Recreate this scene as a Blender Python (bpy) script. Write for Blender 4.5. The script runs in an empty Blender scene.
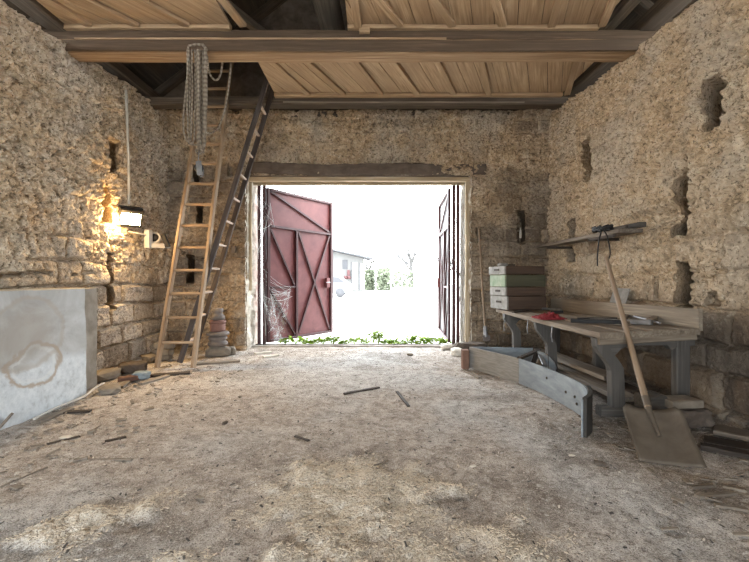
import bpy, bmesh, math, random
import numpy as np
from mathutils import Vector, Matrix, noise as mn
random.seed(7); RNG = np.random.default_rng(7)
S = bpy.context.scene; COL = S.collection
F, CX, CY, H = 400.0, 372.0, 279.0, 1.2           # focal length in pixels, vanishing point, eye height
def P(px, py, d): return Vector(((px-CX)*d/F, d, H-(py-CY)*d/F))
def FL(px, py, z=0.0):                            # point of the floor (or of a plane z) seen at a pixel
    d = F*(H-z)/(py-CY); return Vector(((px-CX)*d/F, d, z))
def V(*a): return Vector(a)
XR, XL, YB = 3.03, -3.50, 6.857

# ------------------------------------------------------------------ noise
_T = np.random.default_rng(3).random((64, 512))
def vnoise(x, y, s=0):
    xi = np.floor(x).astype(int); yi = np.floor(y).astype(int); fx = x-xi; fy = y-yi
    fx = fx*fx*(3-2*fx); fy = fy*fy*(3-2*fy); t = _T[s % 64]; u = _T[(s+17) % 64]
    def h(a, b): return np.mod(t[a % 512]*7.13 + u[(b + (t[a % 512]*511).astype(int)) % 512]*3.71, 1.0)
    return (h(xi, yi)*(1-fx)+h(xi+1, yi)*fx)*(1-fy) + (h(xi, yi+1)*(1-fx)+h(xi+1, yi+1)*fx)*fy
def fbm(x, y, o=4, s=0, g=.5):
    r = 0; a = 1; n = 0
    for k in range(o):
        r = r+a*vnoise(x*2**k+k*13.7, y*2**k+k*7.3, s+k); n += a; a *= g
    return r/n
def sst(a, b, x):
    t = np.clip((x-a)/(b-a), 0, 1); return t*t*(3-2*t)
def courses(u, v, s, rows, lens):
    rg = np.random.default_rng(s); vmax = v.max()+.5
    e = [v.min()-.4]
    while e[-1] < vmax: e.append(e[-1]+rg.uniform(*rows))
    e = np.array(e); k = np.clip(np.searchsorted(e, v)-1, 0, len(e)-2)
    dv = np.minimum(v-e[k], e[k+1]-v); du = np.zeros_like(u); rid = np.zeros_like(u)
    for r in range(len(e)-1):
        m = k == r
        if not m.any(): continue
        b = [u.min()-.6]
        while b[-1] < u.max()+.6: b.append(b[-1]+rg.uniform(*lens))
        b = np.array(b); rr = rg.random(len(b)); j = np.clip(np.searchsorted(b, u[m])-1, 0, len(b)-2)
        du[m] = np.minimum(u[m]-b[j], b[j+1]-u[m]); rid[m] = rr[j]
    return np.minimum(dv, du), rid

# ------------------------------------------------------------------ objects
def tag(o, label=None, cat=None, group=None, kind=None):
    if label: o['label'] = label
    if cat: o['category'] = cat
    if group: o['group'] = group
    if kind: o['kind'] = kind
    return o
def thing(name, label, cat, loc=(0, 0, 0), group=None, kind=None):
    o = bpy.data.objects.new(name, None); COL.objects.link(o); o.location = loc; o.empty_display_size = .1
    return tag(o, label, cat, group, kind)
def copy_tree(o, parent=None):
    c = o.copy(); COL.objects.link(c); c.parent = parent
    for ch in list(o.children): copy_tree(ch, c)
    return c
def org(o):
    p = Vector((0, 0, 0))
    while o is not None: p = p+Vector(o.location); o = o.parent
    return p
class MB:
    def __init__(s): s.v = []; s.f = []; s.g = []; s.sm = []
    def add(s, vs, fs, gs, smooth=False):
        n = len(s.v); s.v += [tuple(x) for x in vs]; s.g += [tuple(x) for x in gs]
        s.f += [tuple(i+n for i in f) for f in fs]; s.sm += [smooth]*len(fs)
    def beam(s, p0, p1, w, h, up=(0, 0, 1), seg=1, jit=0., ch=None, w1=None, h1=None, roll=0.):
        """plank or bar from p0 to p1, w across, h along up, chamfered, worn by jit"""
        p0 = Vector(p0); p1 = Vector(p1); a = (p1-p0).normalized(); up = Vector(up)
        if abs(a.dot(up)) > .98: up = Vector((0, 1, 0)) if abs(a.y) < .9 else Vector((1, 0, 0))
        r = a.cross(up).normalized(); up = r.cross(a).normalized()
        if roll:
            q = Matrix.Rotation(roll, 3, a); r = q @ r; up = q @ up
        w1 = w if w1 is None else w1; h1 = h if h1 is None else h1
        c = min(w, h)*.12 if ch is None else ch
        L = (p1-p0).length; off = Vector((random.uniform(0, 50), random.uniform(0, 50), random.uniform(0, 50)))
        vs = []; gs = []
        for i in range(seg+1):
            t = i/seg; ww = (w+(w1-w)*t)/2; hh = (h+(h1-h)*t)/2
            prof = [(-ww+c, -hh), (ww-c, -hh), (ww, -hh+c), (ww, hh-c), (ww-c, hh), (-ww+c, hh), (-ww, hh-c), (-ww, -hh+c)]
            wob = (mn.noise(off+Vector((t*L*1.1, 0, 0)))*jit, mn.noise(off+Vector((t*L*1.1, 9, 0)))*jit)
            for (x, y) in prof:
                x += wob[0]+random.uniform(-1, 1)*jit*.3; y += wob[1]+random.uniform(-1, 1)*jit*.3
                vs.append(p0.lerp(p1, t)+r*x+up*y); gs.append(off+Vector((t*L, x, y)))
        fs = [tuple(range(7, -1, -1)), tuple(seg*8+i for i in range(8))]
        for i in range(seg):
            for j in range(8):
                fs.append((i*8+j, i*8+(j+1) % 8, (i+1)*8+(j+1) % 8, (i+1)*8+j))
        s.add(vs, fs, gs); return s
    def box(s, c, sz, rz=0., ch=.004, seg=1, jit=0.):
        c = Vector(c); ax = Vector((math.cos(rz), math.sin(rz), 0)); ay = Vector((-math.sin(rz), math.cos(rz), 0))
        if sz[0] >= sz[1]: return s.beam(c-ax*sz[0]/2, c+ax*sz[0]/2, sz[1], sz[2], seg=seg, jit=jit, ch=ch)
        return s.beam(c-ay*sz[1]/2, c+ay*sz[1]/2, sz[0], sz[2], seg=seg, jit=jit, ch=ch)
    def tube(s, pts, r, n=8, r1=None, cyc=False):
        pts = [Vector(p) for p in pts]; m = len(pts); vs = []; gs = []
        t = (pts[1]-pts[0]).normalized(); a = t.orthogonal().normalized(); L = 0
        off = Vector((random.uniform(0, 50), random.uniform(0, 50), 0))
        for i, p in enumerate(pts):
            t = (pts[min(i+1, m-1)]-pts[max(i-1, 0)]).normalized()
            a = (a-t*a.dot(t)).normalized(); b = t.cross(a)
            if i: L += (p-pts[i-1]).length
            rr = r if r1 is None else r+(r1-r)*i/(m-1)
            for k in range(n):
                q = 2*math.pi*k/n; vs.append(p+a*math.cos(q)*rr+b*math.sin(q)*rr); gs.append(off+Vector((L, math.cos(q)*rr, math.sin(q)*rr)))
        fs = [(i*n+k, i*n+(k+1) % n, (i+1)*n+(k+1) % n, (i+1)*n+k) for i in range(m-1) for k in range(n)]
        s.add(vs, fs, gs, True)
        s.add([vs[k] for k in range(n)], [tuple(range(n-1, -1, -1))], gs[:n]); s.add(vs[-n:], [tuple(range(n))], gs[-n:]); return s
    def lathe(s, prof, M=None, n=24):
        M = M or Matrix(); vs = []; gs = []
        for (r, z) in prof:
            for k in range(n):
                q = 2*math.pi*k/n; p = Vector((r*math.cos(q), r*math.sin(q), z)); vs.append(M @ p); gs.append(p)
        m = len(prof)
        fs = [(i*n+k, i*n+(k+1) % n, (i+1)*n+(k+1) % n, (i+1)*n+k) for i in range(m-1) for k in range(n)]
        fs += [tuple(range(n-1, -1, -1)), tuple((m-1)*n+k for k in range(n))]
        s.add(vs, fs, gs, True); return s
    def prism(s, poly, a, b, M, sw=False):
        """poly (x,y) extruded from z=a to z=b in the frame M"""
        n = len(poly); off = Vector((random.uniform(0, 50), random.uniform(0, 50), 0))
        loc = [Vector((x, y, a)) for x, y in poly]+[Vector((x, y, b)) for x, y in poly]
        fs = [tuple(range(n-1, -1, -1)), tuple(range(n, 2*n))]+[(i, (i+1) % n, n+(i+1) % n, n+i) for i in range(n)]
        s.add([M @ p for p in loc], fs, [off+(p.yxz if sw else p) for p in loc]); return s
    def strip(s, path, z0, z1, th, lean=None):
        """upright curved sheet on a plan path"""
        n = len(path); vs = []; gs = []; L = 0
        for i, p in enumerate(path):
            p = Vector(p); q = Vector(path[min(i+1, n-1)])-Vector(path[max(i-1, 0)]); nn = Vector((-q.y, q.x)).normalized()*th/2
            if i: L += (p-Vector(path[i-1])).length
            for sg, z in ((-1, z0), (-1, z1), (1, z1), (1, z0)):
                vs.append(Vector((p.x+nn.x*sg, p.y+nn.y*sg, z))); gs.append(Vector((L, z, sg*th)))
        fs = [(i*4+k, i*4+(k+1) % 4, (i+1)*4+(k+1) % 4, (i+1)*4+k) for i in range(n-1) for k in range(4)]
        fs += [(3, 2, 1, 0), tuple((n-1)*4+k for k in range(4))]
        s.add(vs, fs, gs); return s
    def rock(s, c, sz, seed=0, sub=2, rz=0., flat=.0):
        bm = bmesh.new(); bmesh.ops.create_icosphere(bm, subdivisions=sub, radius=1.0); vs = []
        sd = Vector((seed*3.1, seed*1.7, seed*5.3)); R = Matrix.Rotation(rz, 3, 'Z')
        for v in bm.verts:
            p = v.co.copy(); m = max(abs(p.x), abs(p.y), abs(p.z)); p = p*(1-.55)+p/m*.55*.85
            p *= 1+.22*mn.noise(v.co*1.3+sd)+.10*mn.noise(v.co*3.1+sd)
            vs.append(Vector(c)+R @ Vector((p.x*sz[0]/2, p.y*sz[1]/2, p.z*sz[2]/2)))
        fs = [tuple(x.index for x in f.verts) for f in bm.faces]; bm.verts.index_update()
        s.add(vs, fs, [Vector(x)*1. for x in vs], False); bm.free(); return s
    def build(s, name, m, parent=None, label=None):
        o0 = org(parent) if parent is not None else Vector((0, 0, 0))
        me = bpy.data.meshes.new(name); me.from_pydata([(x[0]-o0.x, x[1]-o0.y, x[2]-o0.z) for x in s.v], [], s.f)
        me.polygons.foreach_set('use_smooth', s.sm)
        at = me.attributes.new('gc', 'FLOAT_VECTOR', 'POINT'); at.data.foreach_set('vector', np.array(s.g, dtype=np.float32).ravel())
        me.materials.append(m); me.update()
        bm = bmesh.new(); bm.from_mesh(me); bmesh.ops.recalc_face_normals(bm, faces=bm.faces); bm.to_mesh(me); bm.free()
        o = bpy.data.objects.new(name, me); COL.objects.link(o)
        if parent is not None: o.parent = parent
        if label: o['label'] = label
        return o
    def solo(s, name, m, label, cat, group=None, kind=None):
        """a thing that is one mesh: its origin goes to its base"""
        a = np.array(s.v); b = Vector(((a[:, 0].min()+a[:, 0].max())/2, (a[:, 1].min()+a[:, 1].max())/2, a[:, 2].min()))
        s.v = [(x[0]-b.x, x[1]-b.y, x[2]-b.z) for x in s.v]
        o = s.build(name, m); o.location = b; return tag(o, label, cat, group, kind)

# ------------------------------------------------------------------ materials
def mat(name, rough=.9, spec=.2, metal=0.):
    m = bpy.data.materials.new(name); m.use_nodes = True; nt = m.node_tree; b = nt.nodes['Principled BSDF']
    b.inputs['Roughness'].default_value = rough; b.inputs['Specular IOR Level'].default_value = spec; b.inputs['Metallic'].default_value = metal
    return m, nt, b
def N(nt, t, **k):
    n = nt.nodes.new(t)
    for a, v in k.items():
        if hasattr(n, a): setattr(n, a, v)
        else: n.inputs[a].default_value = v
    return n
def ramp(nt, fac, stops):
    r = nt.nodes.new('ShaderNodeValToRGB'); e = r.color_ramp.elements
    while len(e) < len(stops): e.new(.5)
    for x, (p, c) in zip(e, stops): x.position = p; x.color = (*c, 1)
    nt.links.new(fac, r.inputs[0]); return r.outputs[0]
def noi(nt, vec, sc, det=5, rough=.6, dist=0.):
    n = N(nt, 'ShaderNodeTexNoise', Scale=sc, Detail=det, Roughness=rough, Distortion=dist); nt.links.new(vec, n.inputs['Vector']); return n.outputs['Fac']
def mix(nt, f, a, b, blend='MIX'):
    m = nt.nodes.new('ShaderNodeMix'); m.data_type = 'RGBA'; m.blend_type = blend
    for s, v in ((m.inputs[0], f), (m.inputs[6], a), (m.inputs[7], b)):
        if isinstance(v, (int, float)): s.default_value = v
        elif isinstance(v, tuple): s.default_value = (*v, 1)
        else: nt.links.new(v, s)
    return m.outputs[2]
def bump(nt, b, h, st=.4, d=.01):
    n = N(nt, 'ShaderNodeBump', Strength=st, Distance=d); nt.links.new(h, n.inputs['Height']); nt.links.new(n.outputs[0], b.inputs['Normal'])
def scale(nt, vec, sv):
    n = N(nt, 'ShaderNodeMapping'); n.inputs['Scale'].default_value = sv; nt.links.new(vec, n.inputs['Vector']); return n.outputs[0]
def gco(nt): return N(nt, 'ShaderNodeAttribute', attribute_name='gc').outputs['Vector']
def oco(nt): return nt.nodes.new('ShaderNodeTexCoord').outputs['Object']
def wood(name, dark, mid, light, rough=.8, grain=1., blot=None):
    m, nt, b = mat(name, rough, .15); g = gco(nt)
    a = noi(nt, scale(nt, g, (1.5*grain, 38*grain, 38*grain)), 1., 6, .65, .6)
    c = ramp(nt, a, [(.36, dark), (.5, mid), (.63, light)])
    big = noi(nt, scale(nt, g, (1.2, 5, 5)), 1., 4, .6)
    c = mix(nt, ramp(nt, big, [(.35, (0, 0, 0)), (.7, (1, 1, 1))]), c, blot or tuple(x*.72 for x in mid))
    oi = N(nt, 'ShaderNodeObjectInfo'); 
    c = mix(nt, .25, c, ramp(nt, oi.outputs['Random'], [(0, dark), (1, light)]))
    nt.links.new(c, b.inputs['Base Color']); bump(nt, b, a, .5, .004); return m
def plain(name, c1, c2, sc=8., rough=.8, metal=0., spec=.2, bs=.2, stretch=(1, 1, 1), c3=None):
    m, nt, b = mat(name, rough, spec, metal); g = scale(nt, gco(nt), stretch)
    a = noi(nt, g, sc, 6, .65, .3); st = [(.3, c1), (.65, c2)]+([(.78, c3)] if c3 else [])
    nt.links.new(ramp(nt, a, st), b.inputs['Base Color'])
    bump(nt, b, noi(nt, g, sc*6, 4), bs, .004); return m

def wall_mat(name, mortar, stones, pale):
    m, nt, b = mat(name, .97, .08); o = oco(nt)
    at = N(nt, 'ShaderNodeAttribute', attribute_name='wcol'); sp = nt.nodes.new('ShaderNodeSeparateColor'); nt.links.new(at.outputs['Color'], sp.inputs[0])
    f = noi(nt, o, 7, 9, .74, .6); f2 = noi(nt, o, 19, 7, .72, .4); f3 = noi(nt, o, 34, 5, .72, .3); big = noi(nt, o, 1.3, 4, .6)
    mo = ramp(nt, f, [(.36, tuple(x*.55 for x in mortar)), (.45, tuple(x*.88 for x in mortar)), (.54, mortar), (.63, pale)])
    mo = mix(nt, ramp(nt, big, [(.45, (0, 0, 0)), (.62, (.7, .7, .7))]), mo, tuple(.5*(x+y) for x, y in zip(pale, (.44, .42, .40))))
    mo = mix(nt, ramp(nt, f2, [(.37, (.9, .9, .9)), (.455, (0, 0, 0))]), mo, tuple(x*.26 for x in mortar))
    mo = mix(nt, ramp(nt, f2, [(.54, (0, 0, 0)), (.64, (.8, .8, .8))]), mo, pale)
    st = ramp(nt, sp.outputs[1], [(0, stones[0]), (.35, stones[1]), (.65, stones[2]), (1, stones[3])])
    st = mix(nt, ramp(nt, f, [(.38, (.75, .75, .75)), (.50, (0, 0, 0))]), st, tuple(x*.55 for x in stones[1]))
    st = mix(nt, ramp(nt, f2, [(.52, (0, 0, 0)), (.66, (.6, .6, .6))]), st, pale)
    c = mix(nt, sp.outputs[0], st, mo)
    c = mix(nt, ramp(nt, f3, [(.37, (.85, .85, .85)), (.44, (0, 0, 0))]), c, tuple(x*.20 for x in mortar))
    c = mix(nt, sp.outputs[2], c, (.085, .065, .052))
    nt.links.new(c, b.inputs['Base Color'])
    ad = N(nt, 'ShaderNodeMath', operation='ADD'); nt.links.new(f, ad.inputs[0]); nt.links.new(f2, ad.inputs[1])
    bump(nt, b, ad.outputs[0], .9, .03); return m
M = {}
M['wall_l'] = wall_mat('stone_left', (.64, .505, .355), [(.29, .24, .195), (.46, .385, .30), (.44, .40, .36), (.52, .46, .39)], (.79, .70, .57))
M['wall_b'] = wall_mat('stone_back', (.60, .45, .295), [(.17, .13, .10), (.30, .23, .165), (.26, .225, .19), (.42, .335, .25)], (.74, .63, .48))
M['wall_r'] = wall_mat('stone_right', (.64, .495, .335), [(.27, .21, .16), (.42, .335, .245), (.45, .40, .335), (.50, .415, .31)], (.78, .68, .53))
M['board'] = wood('ceiling_boards', (.24, .155, .088), (.47, .335, .21), (.60, .455, .305), .8, 1., (.36, .25, .16))
M['batten'] = wood('ceiling_battens', (.24, .15, .085), (.46, .32, .195), (.60, .45, .30))
M['beam'] = wood('beam_timber', (.17, .10, .055), (.38, .25, .145), (.54, .39, .25), .85, .8)
M['facing'] = wood('dark_timber_painted_shade', (.06, .04, .027), (.105, .072, .048), (.17, .12, .082))  # dark timber colour; on the beam's front strip it paints shade
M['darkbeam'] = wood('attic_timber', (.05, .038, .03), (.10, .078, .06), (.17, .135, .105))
M['ladder'] = wood('ladder_wood', (.20, .125, .07), (.33, .225, .14), (.44, .335, .235), .7)
M['darkladder'] = wood('dark_ladder_wood', (.045, .036, .034), (.085, .07, .065), (.16, .13, .11))
M['rungwood'] = wood('worn_rung_wood', (.30, .22, .17), (.46, .37, .30), (.60, .50, .42))
M['bench'] = wood('bench_wood', (.125, .10, .076), (.235, .195, .15), (.35, .305, .245), .8, 1., (.18, .14, .105))
M['leg'] = wood('bench_leg_wood', (.055, .05, .046), (.098, .09, .082), (.15, .14, .128))
M['old'] = wood('weathered_wood', (.11, .09, .075), (.22, .185, .15), (.36, .31, .25))
M['dkwood'] = wood('blackened_wood', (.025, .02, .018), (.06, .048, .04), (.12, .10, .085))
M['handle'] = wood('handle_wood', (.16, .11, .07), (.28, .20, .135), (.38, .29, .21), .6)
M['frame'] = wood('door_frame_wood', (.30, .22, .13), (.50, .40, .27), (.66, .56, .42))
M['red'] = plain('red_gate_paint', (.095, .024, .026), (.15, .044, .044), 5., .55, 0, .35, .15, c3=(.19, .085, .08))
M['redframe'] = plain('dark_red_steel', (.032, .009, .01), (.062, .016, .017), 8., .5, 0, .4)
M['grey_sheet'] = plain('pale_gate_sheet', (.095, .085, .087), (.135, .122, .124), 5., .6)
M['galv'] = plain('galvanised_steel', (.19, .22, .25), (.33, .375, .41), 4., .45, .3, .5, .1, (1, 3, 3), (.48, .52, .55))
M['wornsteel'] = plain('worn_plough_steel', (.19, .18, .165), (.33, .32, .30), 6., .55, .25, .4, .15, (1, 9, 9))
M['steel'] = plain('dull_steel', (.15, .15, .155), (.30, .30, .31), 9., .45, .6, .5)
M['shadesteel'] = plain('steel_painted_shade', (.035, .033, .03), (.07, .066, .06), 9., .6)
M['black'] = plain('black_plastic', (.012, .012, .013), (.03, .03, .032), 9., .5)
M['white'] = plain('dusty_white_plastic', (.42, .40, .36), (.58, .55, .50), 9., .6)
M['alu'] = plain('shovel_sheet', (.09, .072, .055), (.14, .115, .09), 6., .55, .2, .3, .1, (1, 1, 1), (.16, .142, .12))
M['rope'] = None
M['concrete'] = plain('rough_concrete', (.26, .235, .20), (.40, .37, .33), 6., .95, 0, .1, .5)
M['stone'] = plain('loose_stone', (.14, .115, .092), (.27, .235, .19), 5., .95, 0, .1, .6)
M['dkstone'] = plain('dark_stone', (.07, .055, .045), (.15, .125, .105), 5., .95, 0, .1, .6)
M['brick'] = plain('red_brick', (.13, .075, .055), (.21, .125, .095), 8., .9, 0, .1, .5)
M['rag'] = plain('red_cloth', (.15, .014, .02), (.27, .04, .046), 20., .95)
M['bluerag'] = plain('blue_grey_cloth', (.13, .17, .20), (.29, .34, .36), 14., .95)
M['leaf'] = plain('weed_leaf', (.14, .255, .012), (.25, .38, .035), 12., .6)
M['lime'] = plain('limewash', (.50, .45, .37), (.78, .74, .67), 7., .97, 0, .1, .8, c3=(.84, .82, .77))
M['wall_lime'] = plain('rear_wall', (.42, .34, .25), (.55, .47, .37), 6., .95, 0, .1, .5)
M['lintel'] = plain('lintel', (.085, .065, .052), (.165, .13, .105), 3.5, .9, 0, .15, .5, (1, 2, 2))
M['boxwhite'] = plain('chalky_box_paint', (.19, .182, .17), (.34, .33, .31), 12., .85)
M['boxgreen'] = plain('green_box_paint', (.17, .24, .155), (.31, .345, .27), 9., .85)
M['boxside'] = wood('brown_box_side', (.05, .033, .025), (.09, .06, .046), (.135, .095, .072))
M['boxgreenside'] = wood('green_brown_box_side', (.05, .047, .032), (.09, .085, .056), (.115, .12, .08))
M['clay'] = plain('terracotta', (.17, .085, .07), (.26, .15, .125), 7., .8)
M['greypot'] = plain('grey_ceramic', (.12, .10, .09), (.23, .20, .18), 7., .75)
def rope_mat():
    m, nt, b = mat('hemp_rope', .95, .1); g = gco(nt)
    w = N(nt, 'ShaderNodeTexWave', Scale=6., Distortion=.6, Detail=1.); nt.links.new(scale(nt, g, (1, 3.2, 1.4)), w.inputs['Vector'])
    nt.links.new(ramp(nt, w.outputs['Fac'], [(.2, (.20, .165, .13)), (.7, (.31, .265, .215))]), b.inputs['Base Color']); bump(nt, b, w.outputs['Fac'], .4, .006); return m
M['rope'] = rope_mat()
def web_mat():
    m, nt, b = mat('cobweb', 1., 0.); b.inputs['Base Color'].default_value = (.8, .8, .8, 1)
    g = gco(nt); f = noi(nt, g, 14, 6, .7, .8)
    nt.links.new(ramp(nt, f, [(.42, (0, 0, 0)), (.75, (.6, .6, .6))]), b.inputs['Alpha']); return m
M['web'] = web_mat()
M['thread'] = plain('web_thread', (.6, .6, .6), (.75, .75, .75), 5., 1.)

# ------------------------------------------------------------------ height-field surfaces
def grid(name, pos, wcol, m, drop=None, smooth=False):
    """pos (a,b,3) array of points, wcol (a,b,3) colour attribute"""
    a, b = pos.shape[:2]; idx = np.arange(a*b).reshape(a, b)
    q = np.stack([idx[:-1, :-1], idx[1:, :-1], idx[1:, 1:], idx[:-1, 1:]], -1)
    if drop is not None: q = q[~drop]
    q = q.reshape(-1, 4); me = bpy.data.meshes.new(name)
    me.vertices.add(a*b); me.vertices.foreach_set('co', pos.astype(np.float32).ravel())
    me.loops.add(q.size); me.loops.foreach_set('vertex_index', q.astype(np.int32).ravel())
    me.polygons.add(len(q)); me.polygons.foreach_set('loop_start', np.arange(0, q.size, 4, dtype=np.int32))
    me.polygons.foreach_set('use_smooth', np.full(len(q), smooth)); me.update(calc_edges=True); me.validate()
    at = me.attributes.new('wcol', 'FLOAT_COLOR', 'POINT')
    at.data.foreach_set('color', np.concatenate([wcol, np.ones((a, b, 1))], -1).astype(np.float32).ravel())
    me.materials.append(m); o = bpy.data.objects.new(name, me); COL.objects.link(o); return o
def hole_mask(u, v, rects, s):
    m = np.zeros_like(u)
    uu = u+.035*(fbm(u*6, v*6, 3, s+5)-.5); vv = v+.05*(fbm(u*5, v*5, 3, s+9)-.5)
    for (u0, u1, v0, v1, dep) in rects:
        d = np.minimum(np.minimum(uu-u0, u1-uu), np.minimum(vv-v0, v1-vv)); m = np.maximum(m, sst(-.006, .016, d)*dep)
    return m
def stonework(u, v, s, cover, rows, lens, holes, gap, damp_shade):
    wu = u+.10*(fbm(u*1.4, v*1.4, 3, s)-.5)+.035*(fbm(u*7, v*7, 3, s+3)-.5)
    wv = v+.10*(fbm(u*1.1, v*1.1, 3, s+6)-.5)+.035*(fbm(u*7, v*7, 3, s+11)-.5)
    dist, rid = courses(wu, wv, s, rows, lens)
    st = sst(.0, .035, dist)
    bulge = (rid-.5)*.05+st*.022-(1-st)*gap
    rough = (fbm(u*9, v*9, 4, s+2)-.5)*.05+(fbm(u*26, v*26, 3, s+8)-.5)*.045
    pit = -np.maximum(0, .42-fbm(u*14, v*14, 3, s+21))*.28
    hst = bulge+(fbm(u*8, v*8, 4, s+4)-.5)*.035+(fbm(u*26, v*26, 3, s+18)-.5)*.012
    hmo = rough*1.25+pit+(rid-.5)*.02-(1-st)*.006
    h = hst*(1-cover*.8)+hmo*cover+(fbm(u*.9, v*.9, 3, s+13)-.5)*.07
    hm = hole_mask(u, v, holes, s); h = h-hm; stonework.hm = hm
    cre = sst(.045, .0, np.abs(fbm(u*4.2+3, v*5.5, 4, s+31)-.5)); cre2 = sst(.03, .0, np.abs(fbm(u*9+3, v*11, 3, s+33)-.5))
    h = h-(cre*.030+cre2*.016)*(.25+.75*cover)+(fbm(u*4.5, v*4.5, 3, s+35)-.5)*.06*cover
    joint = (1-sst(.01, .03, dist))*.75
    w = np.stack([np.clip(np.maximum(cover, joint), 0, 1), rid, np.clip(damp_shade, 0, 1)], -1)
    return h, w
def frect(wall, x0, y0, x1, y1, dep=.45):
    if wall == 'b': return ((x0-CX)*YB/F, (x1-CX)*YB/F, H-(y1-CY)*YB/F, H-(y0-CY)*YB/F, dep)
    X = XR if wall == 'r' else XL; a, b = sorted((F*X/(x0-CX), F*X/(x1-CX))); d = (a+b)/2
    return (a, b, H-(y1-CY)*d/F, H-(y0-CY)*d/F, dep)
def axis(*seg):
    r = []
    for a, b, st in seg: r += list(np.arange(a, b, st))
    r.append(seg[-1][1]); return np.array(r)
def top_at(y): return 3.80+np.clip((y-3.9)/2.957, -1, 1)*.21
ZS = axis((-.1, 4.1, .016), (4.1, 4.6, .04))
US = axis((-3., 2.4, .15), (2.4, 6.93, .016))
u, v = np.meshgrid(US, ZS, indexing='ij')
# right wall
hl = [frect('r', 703, 75, 719, 127), frect('r', 582, 139, 590, 180), frect('r', 674, 170, 688, 236), frect('r', 676, 262, 690, 308),
      frect('r', 568, 218, 574, 240), frect('r', 568, 246, 574, 262), frect('r', 656, 276, 661, 300, .06), frect('r', 706, 292, 718, 306, .12)]
cv = np.clip(sst(.40, .60, fbm(u*1.3, v*1.3, 4, 40)*.9+.10*v-.05)*.85+sst(1.9, 2.6, v)*.5, 0, 1)*sst(.85, 1.15, v+.3*(fbm(u*2, v*2, 3, 44)-.5))
cv = np.maximum(cv*.95, .12)
dm = (1-sst(.70, 1.05, v+.25*(fbm(u*2.5, v*2.5, 3, 47)-.5)))*.80*sst(.2, .6, fbm(u*1.7, v*1.7, 4, 52)+.15)  # darker wall foot: damp dark stones, with under-bench shade painted in
h, w = stonework(u, v, 21, cv, (.24, .34), (.38, .85), hl, .045, dm); hm_ = stonework.hm
hw = frect('r', 626, 206, 684, 234, .0)   # washed-out hollow beside the slot
h = h-.11*sst(0, .10, np.minimum(np.minimum(u-hw[0], hw[1]-u), np.minimum(v-hw[2], hw[3]-v)+.02*(fbm(u*6, v*6, 2, 3)-.5)))
tp = top_at(u)+.06*(fbm(u*5, v*0, 3, 4)-.5)
pos = np.stack([XR-h+np.maximum(0, v-tp), u+.7*hm_, np.minimum(v, tp)], -1)
tag(grid('wall_right', pos, w, M['wall_r']), 'rough tan stone wall behind the workbench', 'wall', kind='structure')
# left wall
hl = [frect('l', 112, 140, 120, 173), frect('l', 104, 186, 112, 222), frect('l', 107, 252, 114, 310), frect('l', 0, 272, 26, 276.5, .09), frect('l', 26, 270.5, 52, 275, .07),
      frect('l', 72, 273, 78, 276, .05), frect('l', 86, 270, 94, 274, .05)]
cv = np.clip(sst(.36, .58, fbm(u*1.3, v*1.3, 4, 60)*.9+.12*v-.02)+sst(1.7, 2.3, v)*.45, 0, 1)*sst(1.05, 1.45, v+.35*(fbm(u*2, v*2, 3, 64)-.5))
cv = np.maximum(cv*.95, .10); dm = (1-sst(.05, .5, v))*.3*fbm(u*2, v*2, 3, 5)
h, w = stonework(u, v, 33, cv, (.23, .32), (.40, .80), hl, .05, dm); hm_ = stonework.hm
tp = top_at(u)+.06+.06*(fbm(u*5, v*0, 3, 14)-.5)
pos = np.stack([XL+h-np.maximum(0, v-tp), u+.7*hm_, np.minimum(v, tp)], -1)
tag(grid('wall_left', pos, w, M['wall_l']), 'rough stone wall with a lit lamp', 'wall', kind='structure')
# back wall with the gateway
GX0, GX1, GZ, YO = (247-CX)*YB/F, (469.5-CX)*YB/F, H+(CY-176.5)*YB/F, 7.45
UX = axis((XL-.12, GX0, .016), (GX0, GX1, .02), (GX1, XR+.12, .016)); u, v = np.meshgrid(UX, axis((-.1, 4.1, .016)), indexing='ij')
hl = [frect('b', 193, 163, 201, 184), frect('b', 197, 206, 203, 222), frect('b', 187, 255, 194.5, 283), frect('b', 518, 210, 525.5, 243), frect('b', 228, 163, 234, 176, .08)]
up = sst(3.05, 3.2, v)
cv = np.clip(sst(.45, .62, fbm(u*1.5, v*1.5, 4, 70)+.03*v)*.75+up*sst(.25, .5, fbm(u*1.1, v*1.4, 3, 75)+.15*(u < 2)), 0, 1)
edge = np.minimum(np.abs(u-GX0), np.abs(u-GX1)); cv = np.maximum(cv*.95, .12)
dm = .45*sst(.45, .65, fbm(u*1.2, v*1.5, 4, 77))*(1-up*.6)
h, w = stonework(u, v, 47, cv, (.22, .30), (.32, .65), hl, .03, dm)
inside = (u > GX0+1e-6) & (u < GX1-1e-6) & (v < GZ)
band = (u > GX0-.02) & (u < GX1+.02) & (v < GZ+.02)
h = np.where(band, h*.2, h)
dr = inside[:-1, :-1] | inside[1:, 1:] | inside[1:, :-1] | inside[:-1, 1:]
pos = np.stack([u+.25*stonework.hm*np.sign(u), YB-h, v], -1)
wb = tag(grid('wall_back', pos, w, M['wall_b'], dr), 'brown stone wall around the gateway', 'wall', kind='structure')
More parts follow.
